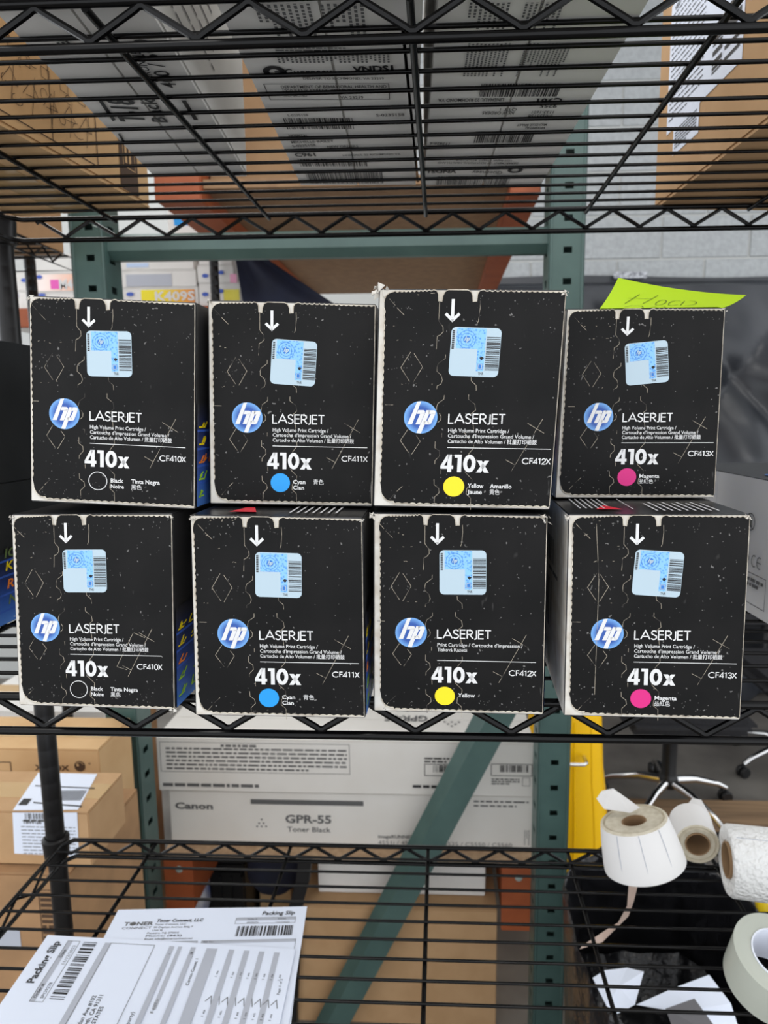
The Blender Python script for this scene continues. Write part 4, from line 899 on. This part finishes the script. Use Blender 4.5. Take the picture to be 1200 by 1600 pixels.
# ---------------------------------------------------------------- white boxes on the lower deck
dz = lz1+.0195
Y1 = 1.62
def flatbox(label, xl, xr, y0, y1, z0, z1, m, group=None, rz=0):
    return carton('toner_box', label, xl, xr, y0, y1, z0, z1, m, rz=rz, group=group, tape=False, seam='x', bev=.003)
GRP = 'white toner boxes on the lower deck'
xl, xr = at(266, 1280, Y1).x, at(834, 1280, Y1).x; zt_ = at(500, 1237, Y1).z
dz0 = at(500, 1338, Y1).z; dz = max(dz, dz0) if abs(dz-dz0) < .02 else dz
r1_, f_ = flatbox('long white toner box with large grey lettering, lower of the two facing boxes', xl, xr, Y1, Y1+.24, dz, zt_, M_canon, GRP)
F1 = f_['front']; pxm = lambda x, y, fx=xl, z0=dz: (at(x, y, Y1).x-fx, at(x, y, Y1).z-z0)
def T_(ink, t, x, y, h, x2, bold=.02):   # lettering given by its extent in the photo
    a = at(x, y, Y1); b = at(x2, y, Y1); ink.txt(t, a.x-xl, a.z-dz, h*Y1/FPX, b.x-a.x, bold)
k = Ink(); T_(k, 'Canon', 274, 1263, 11, 333, .035); T_(k, 'GPR-55', 446, 1285, 14, 518, .03); T_(k, 'Toner Black', 449, 1299, 9, 517, .01)
T_(k, 'imageRUNNER ADVANCE', 591, 1309, 6, 690, .02); T_(k, '4551i / 4545 / 4535 / 4525 / C5550 / C5560', 591, 1319, 7, 800, 0)
a, b = pxm(392, 1256), pxm(568, 1251); k.rect(a[0], a[1], b[0], b[1]-.001)
for (x, y) in ((409, 1280), (405, 1286), (412, 1286), (402, 1291), (409, 1291), (416, 1291)): a = pxm(x, y); k.disc(a[0], a[1], .0028, 8)
k.build('box_lettering', M_inkg, r1_, F1, .001)
k = Ink(); a, b = pxm(740, 1262), pxm(826, 1250); k.greek(a[0], a[1], b[0], b[1], 2, 4, .35); a, b = pxm(818, 1320), pxm(828, 1297); k.greek(a[0], a[1], b[0], b[1], 3, 4, .4, True); k.build('small_print', M_inkg, r1_, F1, .001)
xl2, xr2 = at(246, 1200, Y1-.01).x, at(834, 1200, Y1-.01).x; z2 = zt_+.0005; zt2 = at(500, 1153, Y1).z
r2_, f_ = flatbox('long white toner box with framed warning text, lying on the facing box', xl2, xr2, Y1-.01, Y1+.23, z2, zt2, M_canon, GRP)
F2 = f_['front']; p2 = lambda x, y: (at(x, y, Y1-.01).x-xl2, at(x, y, Y1-.01).z-z2)
k = Ink(); a, b = p2(252, 1205), p2(546, 1163); k.frame(a[0], a[1], b[0], b[1], .0012); a, b = p2(261, 1203), p2(542, 1170); k.greek(a[0], a[1], b[0], b[1], 6, 4, .42)
a, b = p2(345, 1168), p2(452, 1163.5); k.greek(a[0], a[1], b[0], b[1], 1, 4, .6); a, b = p2(255, 1229), p2(466, 1225.5); k.greek(a[0], a[1], b[0], b[1], 1, 5, .7)
k.build('warning_print', M_inkg, r2_, F2, .001)
k = Ink()
for x0_, x1_ in ((663, 730), (767, 832)):
    a, b = p2(x0_, 1212), p2(x1_, 1194); k.frame(a[0], a[1], b[0], b[1], .0018)
    a, b = p2(x0_+14, 1206), p2(x1_-6, 1196); k.bars(a[0], a[1], b[0], b[1], 16, seed=x0_)
a, b = p2(663, 1192), p2(708, 1183); k.greek(a[0], a[1], b[0], b[1], 2, 2, .5); a, b = p2(645, 1232), p2(830, 1228); k.greek(a[0], a[1], b[0], b[1], 1, 3, .6)
a, b = p2(768, 1226), p2(812, 1216); k.greek(a[0], a[1], b[0], b[1], 3, 3, .5); a, b = p2(816, 1228), p2(828, 1215); k.frame(a[0], a[1], b[0], b[1], .001)
k.build('barcode_print', M_ink, r2_, F2, .001)
TP = f_['top']; k = Ink()
def tp_(x, y):   # point on the top face in its own metres
    q = on(x, y, zt2); return (q.x-xl2, q.y-(Y1-.01))
a = tp_(665, 1118); b = tp_(598, 1118)
FT = lambda x, y, off=0: TP(-x, -y, off)
q1, q2 = tp_(668, 1127), tp_(598, 1138)
k.txt('GPR-55', -q1[0], -q1[1]-.03, .032, q1[0]-q2[0], .03); k.txt('Toner Black', -q1[0]+.0, -q1[1]-.075, .016, (q1[0]-q2[0])*.8, .01)
for dx_2, dy_2 in ((0, 0), (.01, -.012), (-.01, -.012), (.02, -.024), (0, -.024), (-.02, -.024)): qq = tp_(706, 1135); k.disc(-qq[0]+dx_2, -qq[1]+dy_2, .004, 8)
k.rect(-.42, -.205, -.05, -.200)
k.build('top_lettering', M_inkg, r2_, FT, .001)
flatbox('third white toner box lying behind the two facing boxes', xl2+.02, xr2+.0, Y1+.25, Y1+.30, dz, zt2+.035, M_canon, GRP)
# below the deck
FL = 0.0
a = at(498, 1400, 2.1)
zc = at(600, 1397, 1.95).z
YC = 1.585; xa, xb = at(462, 1480, YC).x, at(776, 1480, YC).x
carton('kraft_carton', 'big kraft carton on the floor under the rack deck, with a white box on top', xa, xb, YC, 2.2, 0, at(600, 1418, YC).z, M_kraft, seam='x')
ztc = at(600, 1418, YC).z
carton('white_box', 'plain white box standing on the big kraft carton under the deck', at(498, 1390, 1.635).x, at(758, 1390, 1.635).x, 1.635, 1.95, ztc+.001, at(600, 1347, 1.635).z, M_white, seam='x', tape=False)
carton('kraft_carton', 'kraft carton partly hidden by the navy bag under the rack deck', at(408, 1440, 1.97).x, at(456, 1440, 1.97).x, 1.97, 2.3, 0, at(420, 1352, 1.97).z, M_kraft2, seam='y')
# navy bag with rounded bottom, black tote, black strap
def blob(name, m, label, cat, c, rx, ry, rz_, p=2.6, amp=.02, seed=1, nu=28, nv=16, origin=None):
    r = random.Random(seed); ph = [r.uniform(0, 6) for _ in range(8)]; vs = []
    for j in range(nv+1):
        t = math.pi*j/nv-math.pi/2
        for i in range(nu):
            a = 2*math.pi*i/nu; f = lambda q: math.copysign(abs(q)**(2/p), q)
            n = 1+amp*(math.sin(3*a+ph[0]+2*t)+.6*math.sin(7*a+ph[1]-3*t)+.5*math.sin(11*a+5*t+ph[2]))
            vs.append(V(c)+V((rx*f(math.cos(t))*f(math.cos(a))*n, ry*f(math.cos(t))*f(math.sin(a))*n, rz_*f(math.sin(t)))))
    fs = [(j*nu+i, j*nu+(i+1) % nu, (j+1)*nu+(i+1) % nu, (j+1)*nu+i) for j in range(nv) for i in range(nu)]
    o = MB().add(vs, fs).build(name, m, origin=origin or c, smooth=True); tag(o, label, cat); return o
c = at(430, 1350, 1.80); blob('cloth_bag', M_navy, 'navy blue cloth bag hanging under the rack deck', 'bag', (c.x, 1.80, c.z), .085, .07, .085, 2.2, .03, 4)
c = at(362, 1400, 1.9); zt_o = at(362, 1350, 1.85).z
tt = empty('storage_tote', (c.x, 1.9, 0), 'black plastic storage tote under the rack deck', 'bin')
MB().box(c.x-.07, c.x+.06, 1.85, 2.15, .0, zt_o-.02).build('tote_body', M_blackp, tt, bevel=.01); MB().box(c.x-.075, c.x+.065, 1.84, 2.16, zt_o-.02, zt_o+.01).build('lid', M_blackp, tt, bevel=.006)
for j in range(4): MB().box(c.x-.055+j*.035, c.x-.047+j*.035, 1.845, 1.851, .1, zt_o-.04).build('rib', M_blackp, tt)
c1, c2 = at(476, 1345, 1.56), at(462, 1415, 1.56)
s = MB(); s.obox(c1+V((-.016, 0, 0)), V((.034, 0, 0)), (0, .02, 0), (0, 0, .02)); pcs = [c1, at(472, 1380, 1.56), c2, V((c2.x-.03, 1.56, .0))]
sb = MB()
for u_, v_ in zip(pcs[:-1], pcs[1:]): sb.hexa([v_+V((-.018, 0, 0)), v_+V((.018, 0, 0)), v_+V((.018, .02, 0)), v_+V((-.018, .02, 0)), u_+V((-.018, 0, 0)), u_+V((.018, 0, 0)), u_+V((.018, .02, 0)), u_+V((-.018, .02, 0))])
tag(sb.build('metal_strip', M_blackp, origin=(c2.x, 1.56, 0), bevel=.002), 'black upright strip between the navy bag and the white box', 'strip')
c = at(308, 1380, 1.75); blob('plastic_bag', mat('blue and clear bag', (60, 78, 150), .4, c2=(200, 200, 205), scale=14), 'small blue and white plastic bag beside the left orange beam', 'bag', (c.x, 1.78, at(308, 1395, 1.78).z), .022, .04, .075, 2.2, .06, 8)
# ---------------------------------------------------------------- cartons stacked at the left
YS = 1.06
def lx(x, y, Y=YS): return at(x, y, Y)
zA = lx(100, 1352).z; xrA = lx(140, 1300).x
r_, f_ = carton('kraft_carton', 'kraft carton with a white shipping label folded over its edge, middle of the left stack', xrA-.34, xrA-.0, YS, on(150, 1207, lx(100, 1268).z).y, zA, lx(100, 1268).z, M_kraft, seam='x', bottom=False)
zA1 = lx(100, 1268).z
FA = f_['front']; TA = f_['top']; oA = xrA-.34
def fa(x, y): q = lx(x, y); return (q.x-oA, q.z-zA)
def ta(x, y): q = on(x, y, zA1); return (q.x-oA, q.y-YS)
k = Ink(); k.poly([fa(20, 1269), fa(121, 1269), fa(124, 1338), fa(23, 1333)]); k.build('shipping_label', M_paper, r_, FA, .001)
k = Ink(); k.poly([ta(20, 1267), ta(122, 1266), ta(152, 1210), ta(60, 1208)]); k.build('shipping_label', M_paper, r_, TA, .001)
k = Ink()
a, b = fa(40, 1279), fa(100, 1271); k.bars(a[0], a[1], b[0], b[1], 24, seed=4); a, b = fa(38, 1284), fa(118, 1280); k.greek(a[0], a[1], b[0], b[1], 1, 3); k.txt('TBW-26', fa(36, 1285)[0], fa(36, 1286)[1], .006, .035, .03); a, b = fa(38, 1335), fa(118, 1290); k.greek(a[0], a[1], b[0], b[1], 9, 8, .22); k.build('label_print', M_inkg, r_, FA, .0016)
k = Ink(); k.poly([ta(55, 1228), ta(148, 1232), ta(148, 1233.5), ta(55, 1229.5)]); k.poly([ta(52, 1254), ta(128, 1260), ta(128, 1262), ta(52, 1256)])
for j in range(14): k.poly([ta(82+j*3.2, 1252), ta(83.6+j*3.2, 1252), ta(96.6+j*3.0, 1236), ta(95+j*3.0, 1236)])
k.poly([ta(28, 1259), ta(42, 1259), ta(50, 1249), ta(37, 1249)]); k.build('label_print', M_ink, r_, TA, .0016)
zC = lx(100, 1470).z
r_, f_ = carton('kraft_carton', 'kraft carton with a dark printed strip, bottom of the left stack', xrA-.36, lx(122, 1420).x, YS-.02, YS+.25, .0, lx(100, 1353).z-.001, M_kraftd, seam='x')
FB = f_['front']; oB = xrA-.36
q1, q2 = at(68, 1480, YS-.02), at(82, 1390, YS-.02); k = Ink(); k.frame(q1.x-oB, q1.z, q2.x-oB, q2.z, .0015); k.greek(q1.x-oB+.003, q1.z+.004, q2.x-oB-.003, q2.z-.004, 10, 5, .6); k.build('strip_print', M_brownink, r_, FB, .001)
q1, q2 = at(-10, 1480, YS-.02), at(31, 1452, YS-.02); k = Ink(); k.rect(q1.x-oB, q1.z, q2.x-oB, q2.z); k.build('grey_label', M_inkl, r_, FB, .001)
YT = 1.33
zX0 = at(100, 1215, YT).z; xrX = at(155, 1190, YT).x
r_, f_ = carton('kraft_carton', 'kraft carton with a printed globe logo, standing behind the labelled carton', xrX-.42, xrX, YT, YT+.15, 0, at(100, 1170, YT).z, M_kraft2, seam='x')
k = Ink(); oX = xrX-.42; ff = lambda x, y: (at(x, y, YT).x-oX, at(x, y, YT).z)
a = ff(55, 1203); k.txt('XEROX', a[0], a[1], .012, ff(109, 1203)[0]-a[0], .03); a = ff(125, 1197); k.disc(a[0], a[1], .0125, 24); a = ff(140, 1193); k.ring(a[0], a[1], .002, .001, 8)
a, b = ff(-30, 1205), ff(17, 1190); k.frame(a[0], a[1], b[0], b[1], .002); k.build('carton_print', M_brownink, r_, f_['front'], .001)
k = Ink(); a = ff(122, 1195); k.disc(a[0], a[1], .003, 10); k.line(arc(a[0]+.004, a[1]-.002, .009, .009, 20, 150, 8), .0012); k.build('globe_detail', M_kraft2, r_, f_['front'], .0016)
YU = YT+.345
carton('grey_white_box', 'pale box lying on the far carton at the left, under the middle shelf', at(-60, 1150, YU).x, at(165, 1150, YU).x, YU, YU+.3, at(100, 1160, YU).z, at(100, 1112, YU).z, M_white, seam='x')
carton('kraft_carton', 'tall kraft carton on the floor at the far left, carrying the pale box', at(-60, 1150, YU).x-.02, at(165, 1150, YU).x, YU, YU+.32, 0, at(100, 1160, YU).z-.001, M_kraftd, seam='x')
# ---------------------------------------------------------------- far stock at the left
YK = 2.02
bd = MB().box(at(-40, 490, YK).x, at(372, 490, YK).x, YK-.01, 2.5, at(100, 492, YK).z-.02, at(100, 490, YK).z).build('shelf_board', M_white, origin=(-1, YK, at(100, 490, YK).z)); tag(bd, 'far white shelf board carrying white toner cartons', 'board')
ob = MB().box(at(-40, 490, YK).x, at(372, 490, YK).x, YK-.03, YK-.012, at(100, 513, YK).z, at(100, 483, YK).z).build('rack_beam', M_orange, origin=(-1, YK, at(100, 500, YK).z), bevel=.003); tag(ob, 'far orange beam in front of the white toner cartons', 'beam')
zk0 = at(100, 490, YK).z+.0006
def kc(label, x0, x1, ybot, ytop, z0, Y=YK, m=M_white, D=.32, prints=()):
    nprint = 0
    a, b = at(x0, 440, Y).x, at(x1, 440, Y).x; zt = at((x0+x1)/2, ytop, Y).z
    r, f = carton('white_toner_carton', label, a, b, Y, Y+D, z0, zt, m, seam='x', tape=False, group='white cartons on the far shelf')
    for (kind, mt, c) in prints:
        k = Ink(); P = lambda x, y: (at(x, y, Y).x-a, at(x, y, Y).z-z0)
        if kind == 'rect': p, q = P(c[0], c[3]), P(c[2], c[1]); k.rect(p[0], p[1], q[0], q[1])
        if kind == 'oval': p = P(c[0], c[1]); k.disc(p[0], p[1], c[2]*Y/FPX, 20, ry=c[3]*Y/FPX)
        if kind == 'text': p = P(c[1], c[2]); q = P(c[3], c[2]); k.txt(c[0], p[0], p[1], c[4]*Y/FPX, q[0]-p[0], .03)
        nprint += 1; k.build('face_print', mt, r, f['front'], .0006+.0008*nprint)
    return zt+.0006
M_og = gradmat('yellow to brown gradient print', [(0, (236, 220, 40)), (.09, (230, 150, 60)), (.15, (150, 90, 70)), (.22, (120, 80, 80))], 0, .5)
M_pk = gradmat('peach gradient print', [(-.1, (250, 236, 230)), (.04, (240, 170, 130)), (.09, (214, 96, 50))], 0, .5)
M_pink = mat('pink print', (228, 90, 180), .5); M_lb = mat('navy oval print', (60, 90, 180), .5)
z = kc('white carton with a blue oval, at the foot of the far left stack', 58, 176, 490, 457, zk0, prints=[('oval', M_lb, (66, 461, 6, 2.5))])
z = kc('white carton with a pink square and an orange shaded print on the far shelf', 58, 176, 456, 427, z, prints=[('rect', M_pk, (60, 427, 174, 455)), ('rect', M_pink, (80, 437, 92, 452)), ('text', M_wink, ('M4095', 94, 452, 140, 14)), ('oval', M_lb, (62, 433, 5, 3))])
kc('plain white carton topping the far left stack', 58, 176, 426, 396, z)
z = kc('greyish carton with blue ovals, left of the far black post', 18, 42, 490, 455, zk0, Y=YK+.03, prints=[('oval', M_lb, (26, 462, 3, 6))])
kc('upper greyish carton at the left edge of the far shelf', 16, 50, 455, 425, z, Y=YK+.03, prints=[('oval', M_lb, (38, 438, 5, 3))])
z = kc('white carton with a yellow and brown print and white numbers on the far shelf', 188, 309, 490, 449, zk0, prints=[('rect', M_og, (222, 452, 304, 480)), ('text', M_wink, ('K409S', 243, 470, 305, 13)), ('oval', M_lb, (204, 460, 6, 3))])
z = kc('white carton with a grey window, above the yellow printed carton', 190, 307, 449, 422, z, prints=[('rect', M_inkl, (198, 428, 268, 448))])
zmid = kc('plain white carton topping the middle of the far shelf', 188, 304, 421, 403, z, prints=[('rect', mat('pale blue print', (186, 204, 232), .6), (198, 411, 232, 418))])
z = kc('white carton with a blue oval and yellow patch behind the black post', 310, 376, 490, 442, zk0, prints=[('rect', mat('pale yellow print', (236, 224, 90), .5), (350, 452, 374, 470)), ('oval', M_lb, (321, 460, 5, 3)), ('oval', M_lb, (346, 455, 4, 3))])
z = kc('white carton with a blue oval and pink patch behind the black post', 309, 366, 442, 414, z, prints=[('rect', mat('pale pink print', (240, 170, 200), .5), (360, 428, 370, 442)), ('oval', M_lb, (321, 431, 5, 3)), ('oval', M_lb, (346, 426, 4, 3))])
kc('small white carton highest behind the black post', 312, 364, 414, 400, z)
for j, (x, Y, zlo, lb) in enumerate(((48, 1.625, 0, 'thin black post at the far left, beside the greyish cartons'), (335, 1.94, lz1+.02, 'thin black post among the white cartons, right of the yellow printed one'))):
    a = at(x, 430, Y); prof = [(.013, zlo)]; z = zlo+.03; zt = at(x, 375, Y).z+.25 if j == 0 else zT-.012
    while z < zt: prof += [(.013, z), (.012, z+.002), (.013, z+.005)]; z += .0254
    tag(MB().lathe(prof, (a.x, Y, 0), 12).build('shelf_post', M_post, origin=(a.x, Y, zlo), smooth=True), lb, 'post')
# navy cover
g = MB(); c4 = [at(366, 392, 2.1), at(405, 392, 2.1), at(540, 478, 2.1), at(385, 478, 2.1)]
c4 = [at(366, 394, 1.98), at(402, 394, 1.98), at(560, 500, 1.98), at(384, 500, 1.98)]
def cov(u, v):
    P = (c4[0]*(1-u)+c4[1]*u)*(1-v)+(c4[3]*(1-u)+c4[2]*u)*v; return P+V((0, .02*math.sin(u*9)*math.sin(v*4), 0))
vs, fs = grid_surface(None, 16, 10, cov); g.add(vs, fs); g.add([v+V((0, .012, 0)) for v in vs], [tuple(reversed(f)) for f in fs])
tag(g.build('cloth_cover', M_navy, origin=c4[3], smooth=True, recalc=False), 'dark navy cloth hanging beside the white cartons behind the rack frame', 'cloth')
# colourful carton above, seen between the top shelf wires
a = at(262, 352, 2.06).x; b = bL0.x-.012
r_, f_ = carton('white_toner_carton', 'tall white carton with blue and yellow patches, seen just above the green strut', min(a, b-.10), b, 2.06, 2.3, zmid, at(300, 304, 2.06).z, M_white, tape=False)
zz_ = at(300, 352, 2.06).z-zmid; wq = b-min(a, b-.10)
k = Ink(); k.rect(.02, zz_, wq-.02, zz_+.03); k.build('blue_patch', M_cyan, r_, f_['front'], .001); k = Ink(); k.rect(.03, zz_+.045, wq-.05, zz_+.075); k.build('yellow_patch', mat('pale yellow print', (236, 224, 90), .5), r_, f_['front'], .001)
# kraft carton seen at left above the strut
a = at(20, 400, 1.75); b = at(250, 352, 1.75)
fz = at(100, 402, 1.45).z
# neighbouring rack shelf at the left, from below
ns = empty('wire_shelf', (at(20, 400, 1.2).x, 1.2, fz), 'neighbouring black wire shelf seen from below at the left, under a kraft carton', 'shelf')
xA_, xB_ = at(12, 400, 1.44).x-.25, at(104, 400, 1.44).x; zN = at(60, 400, 1.44).z
for k_ in range(10): y = 1.14+.034*k_; MB().tube([(xA_, y, zN), (xB_, y, zN)], .002, 6).build('mat_wire', M_wire, ns)
MB().tube([(xA_, 1.12, zN), (xB_, 1.12, zN), (xB_, 1.46, zN), (xA_, 1.46, zN), (xA_, 1.12, zN)], .0035, 6).build('rim', M_wire, ns); MB().tube([(xA_, 1.12, zN-.027), (xB_, 1.12, zN-.027), (xB_, 1.46, zN-.027), (xA_, 1.46, zN-.027), (xA_, 1.12, zN-.027)], .0035, 6).build('rim', M_wire, ns)
pts = []; y = 1.13; k_ = 0
while y < 1.45: pts.append((xB_, y, zN-.003 if k_ % 2 else zN-.024)); y += .032; k_ += 1
MB().tube(pts, .0022, 6).build('truss_wire', M_wire, ns)
carton('kraft_carton', 'kraft carton on the neighbouring wire shelf, seen from below at the left', xA_+.01, xB_-.01, 1.15, 1.45, zN+.003, zN+.25, M_kraftd, bottom=True, seam='y')
# ---------------------------------------------------------------- right side background
a0 = at(748, 432, YW-.1)
def shf(u, v):
    x = a0.x+(2.7)*u; z = a0.z-(a0.z-.02)*v
    y = YW-.06-.20*abs(math.sin(u*9+v*7))*min(1, v*3)-.10*abs(math.sin(u*17-v*11))*min(1, v*4)-.03*math.sin(v*23+u*5)
    if v < .02: y = YW-.03
    return V((x, min(y, YW-.02), z+(.012*math.sin(u*9) if v == 0 else 0)))
vs, fs = grid_surface(None, 90, 80, shf); g = MB(); g.add(vs, fs); g.add([v+V((0, .003, 0)) for v in vs], [tuple(reversed(f)) for f in fs])
tag(g.build('plastic_sheet', M_sheet, origin=(a0.x+1, YW-.05, 0), smooth=True, recalc=False), 'black plastic sheet taped to the grey block wall at the right', 'sheet')
t = MB(); p_ = at(985, 429, YW-.07); t.box(p_.x-.09, p_.x+.09, YW-.075, YW-.07, p_.z-.02, p_.z+.015); tag(t.build('tape_strip', mat('crinkled clear tape', (190, 194, 200), .2, c2=(110, 112, 118), scale=60, bump=.8), origin=p_, bevel=.001), 'strip of clear tape holding the top of the black sheet', 'tape')
# yellow drum-like bin
cy_ = 2.15; rx_ = at(946, 1330, cy_).x; rr = .155; cxx = rx_-rr
yb = empty('yellow_bin', (cxx, cy_, 0), 'bright yellow ribbed metal bin standing to the right of the green upright', 'bin')
ztp = at(925, 1095, cy_).z
prof = [(rr*.90, 0), (rr*.97, .01), (rr*1.0, .15), (rr*.995, .25), (rr*.94, .36), (rr*.86, .45), (rr*.78, ztp-.02), (rr*.76, ztp), (rr*.70, ztp+.006), (0, ztp+.01)]
MB().lathe(prof, (cxx, cy_, 0), 48).build('bin_body', M_yellow, yb, smooth=True)
for j in range(6):
    a_ = -2.5+j*.5; pts = [(cxx+(r__-.001)*math.cos(a_), cy_+(r__-.001)*math.sin(a_), z__) for r__, z__ in prof[2:7]]
    MB().tube(pts, .004, 6).build('rib', M_yellow, yb, smooth=True)
hz = at(905, 1188, cy_-rr).z; hx_ = at(905, 1188, cy_-rr*.95).x; hy = cy_-rr*.98
MB().tube([(hx_-.09, hy+.01, hz), (hx_-.085, hy-.03, hz), (hx_+.008, hy-.03, hz), (hx_+.018, hy-.02, hz), (hx_+.018, hy+.02, hz)], .006, 8).build('handle', M_chrome, yb, smooth=True)
# office chair
def chair(c, rz, label, leg=.27, nleg=5):
    ch = empty('office_chair', (c[0], c[1], 0), label, 'chair')
    X, Y = c[0], c[1]
    for j in range(nleg):
        a_ = rz+2*math.pi*j/nleg; d = V((math.cos(a_), math.sin(a_), 0)); b = V((X, Y, 0))
        lg = MB().tube([b+d*.02+V((0, 0, .125)), b+d*leg*.45+V((0, 0, .118)), b+d*leg*.85+V((0, 0, .085)), b+d*leg+V((0, 0, .062))], [.019, .016, .013, .011], 10).build('leg', M_chrome, ch, smooth=True)
        cs = MB(); q = b+d*leg; n = V((-d.y, d.x, 0))
        for s in (-1, 1): cs.lathe([(0, -.009), (.022, -.009), (.026, -.004), (.026, .004), (.022, .009), (0, .009)], q+n*(s*.013)+V((0, 0, .026)), 16, rot_to(n))
        cs.build('caster', M_blackp, lg, smooth=True)
    MB().lathe([(.034, .10), (.040, .135), (.034, .15), (.03, .16), (.03, .34), (.02, .34), (.02, .42)], (X, Y, 0), 20).build('gas_column', M_blackp, ch, smooth=True)
    MB().box(X-.11, X+.11, Y-.09, Y+.09, .40, .43).build('seat_plate', M_blackp, ch, bevel=.01)
    st_ = MB(); st_.box(X-.25, X+.25, Y-.24, Y+.24, .43, .51); st_.build('seat', mat('black chair fabric', (26, 26, 29), .8, c2=(34, 34, 38), scale=80), ch, bevel=.035, seg=4, smooth=True)
    MB().tube([(X, Y+.2, .44), (X, Y+.29, .47), (X, Y+.30, .62)], .02, 8).build('back_support', M_blackp, ch, smooth=True)
    MB().box(X-.21, X+.21, Y+.28, Y+.335, .58, 1.05).build('backrest', MATS['black chair fabric'], ch, bevel=.025, seg=3, smooth=True)
    return ch
cc = on(1042, 1262, 0)
chair((cc.x, cc.y), -1.05, 'black office chair with a chrome star base on the concrete floor')
cc2 = on(1235, 1200, 0)
chair((cc2.x, cc2.y), 2.2, 'second office chair at the right edge with only two black legs showing')
pl = MB(); q1, q2 = on(955, 1292, 0), on(1230, 1262, 0); pl.box(q1.x-.1, q2.x+.1, q1.y-.12, q2.y+.02, .001, .018)
tag(pl.build('floor_board', mat('weathered plank', (150, 122, 92), .8, c2=(120, 96, 72), scale=8, stretch=(.3, 6, 1)), origin=(q1.x, q1.y, .001), bevel=.002), 'worn brown board lying flat on the floor in front of the chair', 'board')
# black garbage bag over a bin below the shelf
bx0, bx1 = at(892, 1500, 1.15).x, at(1215, 1500, 1.15).x; ztop_ = at(1040, 1392, 1.30).z
gb = empty('garbage_bag', ((bx0+bx1)/2, 1.2, 0), 'crinkled black garbage bag hung open under the bottom shelf at the right', 'bag')
def bagfn():
    nu, nv = 90, 46; cx, cy = (bx0+bx1)/2, 1.15; rx, ry = (bx1-bx0)/2, .27; vs = []
    r = random.Random(5); ph = [r.uniform(0, 6.3) for _ in range(10)]
    for j in range(nv+1):
        v = j/nv
        for i in range(nu):
            a_ = 2*math.pi*i/nu; ca, sa = math.cos(a_), math.sin(a_)
            fold = .014*math.sin(13*a_+ph[0]+3*v)+.011*math.sin(23*a_+ph[1]-5*v)+.008*math.sin(37*a_+ph[2]+9*v)
            if v < .30:      # outside, from the floor up to the rim
                z = (v/.30)*ztop_; k = .90+.1*(v/.3); rad = k+fold*.8*(.4+v)
            elif v < .40: t = (v-.30)/.10; z = ztop_+.02*math.sin(t*math.pi)+.012*math.sin(9*a_+ph[4]); rad = 1-.06*t+fold
            else:            # inside, sagging to a floor of rubbish bag
                t = (v-.40)/.60; z = ztop_-.30*min(1, t*1.7)+.02*math.sin(5*a_+7*t+ph[3])*t; rad = (.94*(1-max(0, t-.45)/.55))*1.0+fold*(1-t)*1.6
                if t < .45: rad -= .1*t
            vs.append(V((cx+rx*rad*math.copysign(abs(ca)**.7, ca), cy+ry*rad*math.copysign(abs(sa)**.7, sa), max(z, .004))))
    fs = [(j*nu+i, j*nu+(i+1) % nu, (j+1)*nu+(i+1) % nu, (j+1)*nu+i) for j in range(nv) for i in range(nu)]
    return MB().add(vs, fs)
bagfn().build('bag_film', M_bag, gb, smooth=True, recalc=False)
# papers thrown in the bag
def sheetpoly(name, label, pts, Yd, m, cat='paper', th=.0006, extra=None):
    P = [at(x, y, Y) for (x, y), Y in zip(pts, Yd)]; c = sum(P, V((0, 0, 0)))/len(P); n = len(P); g = MB()
    g.add(P+[c], [(i, (i+1) % n, n) for i in range(n)]); g.add([p+V((0, th, -th)) for p in P]+[c+V((0, th, -th))], [((i+1) % n, i, n) for i in range(n)])
    return tag(g.build(name, m, origin=c, recalc=False), label, cat)
sheetpoly('paper_scrap', 'curled white paper with a grey print, left one in the black garbage bag', [(926, 1528), (945, 1516), (980, 1512), (1006, 1518), (992, 1570), (965, 1584), (948, 1572)], [.95, .97, .98, .96, .92, .90, .90], M_paper)
sheetpoly('paper_scrap', 'large folded white paper in the black garbage bag, with a grey card on it', [(994, 1570), (1050, 1545), (1108, 1523), (1142, 1568), (1160, 1625), (1080, 1640), (1040, 1578)], [.90, .93, .95, .91, .88, .85, .89], M_paper)
sheetpoly('grey_card', 'dark grey card lying on the folded white paper in the garbage bag', [(1040, 1576), (1085, 1560), (1114, 1600), (1105, 1625), (1060, 1630)], [.86, .875, .86, .85, .85], mat('dark grey card', (92, 90, 92), .6))
c = at(1197, 1408, 1.0); blob('yellow_package', mat('yellow film', (222, 190, 30), .35, c2=(190, 160, 30), scale=20), 'small yellow package at the right edge under the bottom shelf', 'package', (c.x+.02, 1.0, c.z), .035, .03, .03, 3, .04, 12)
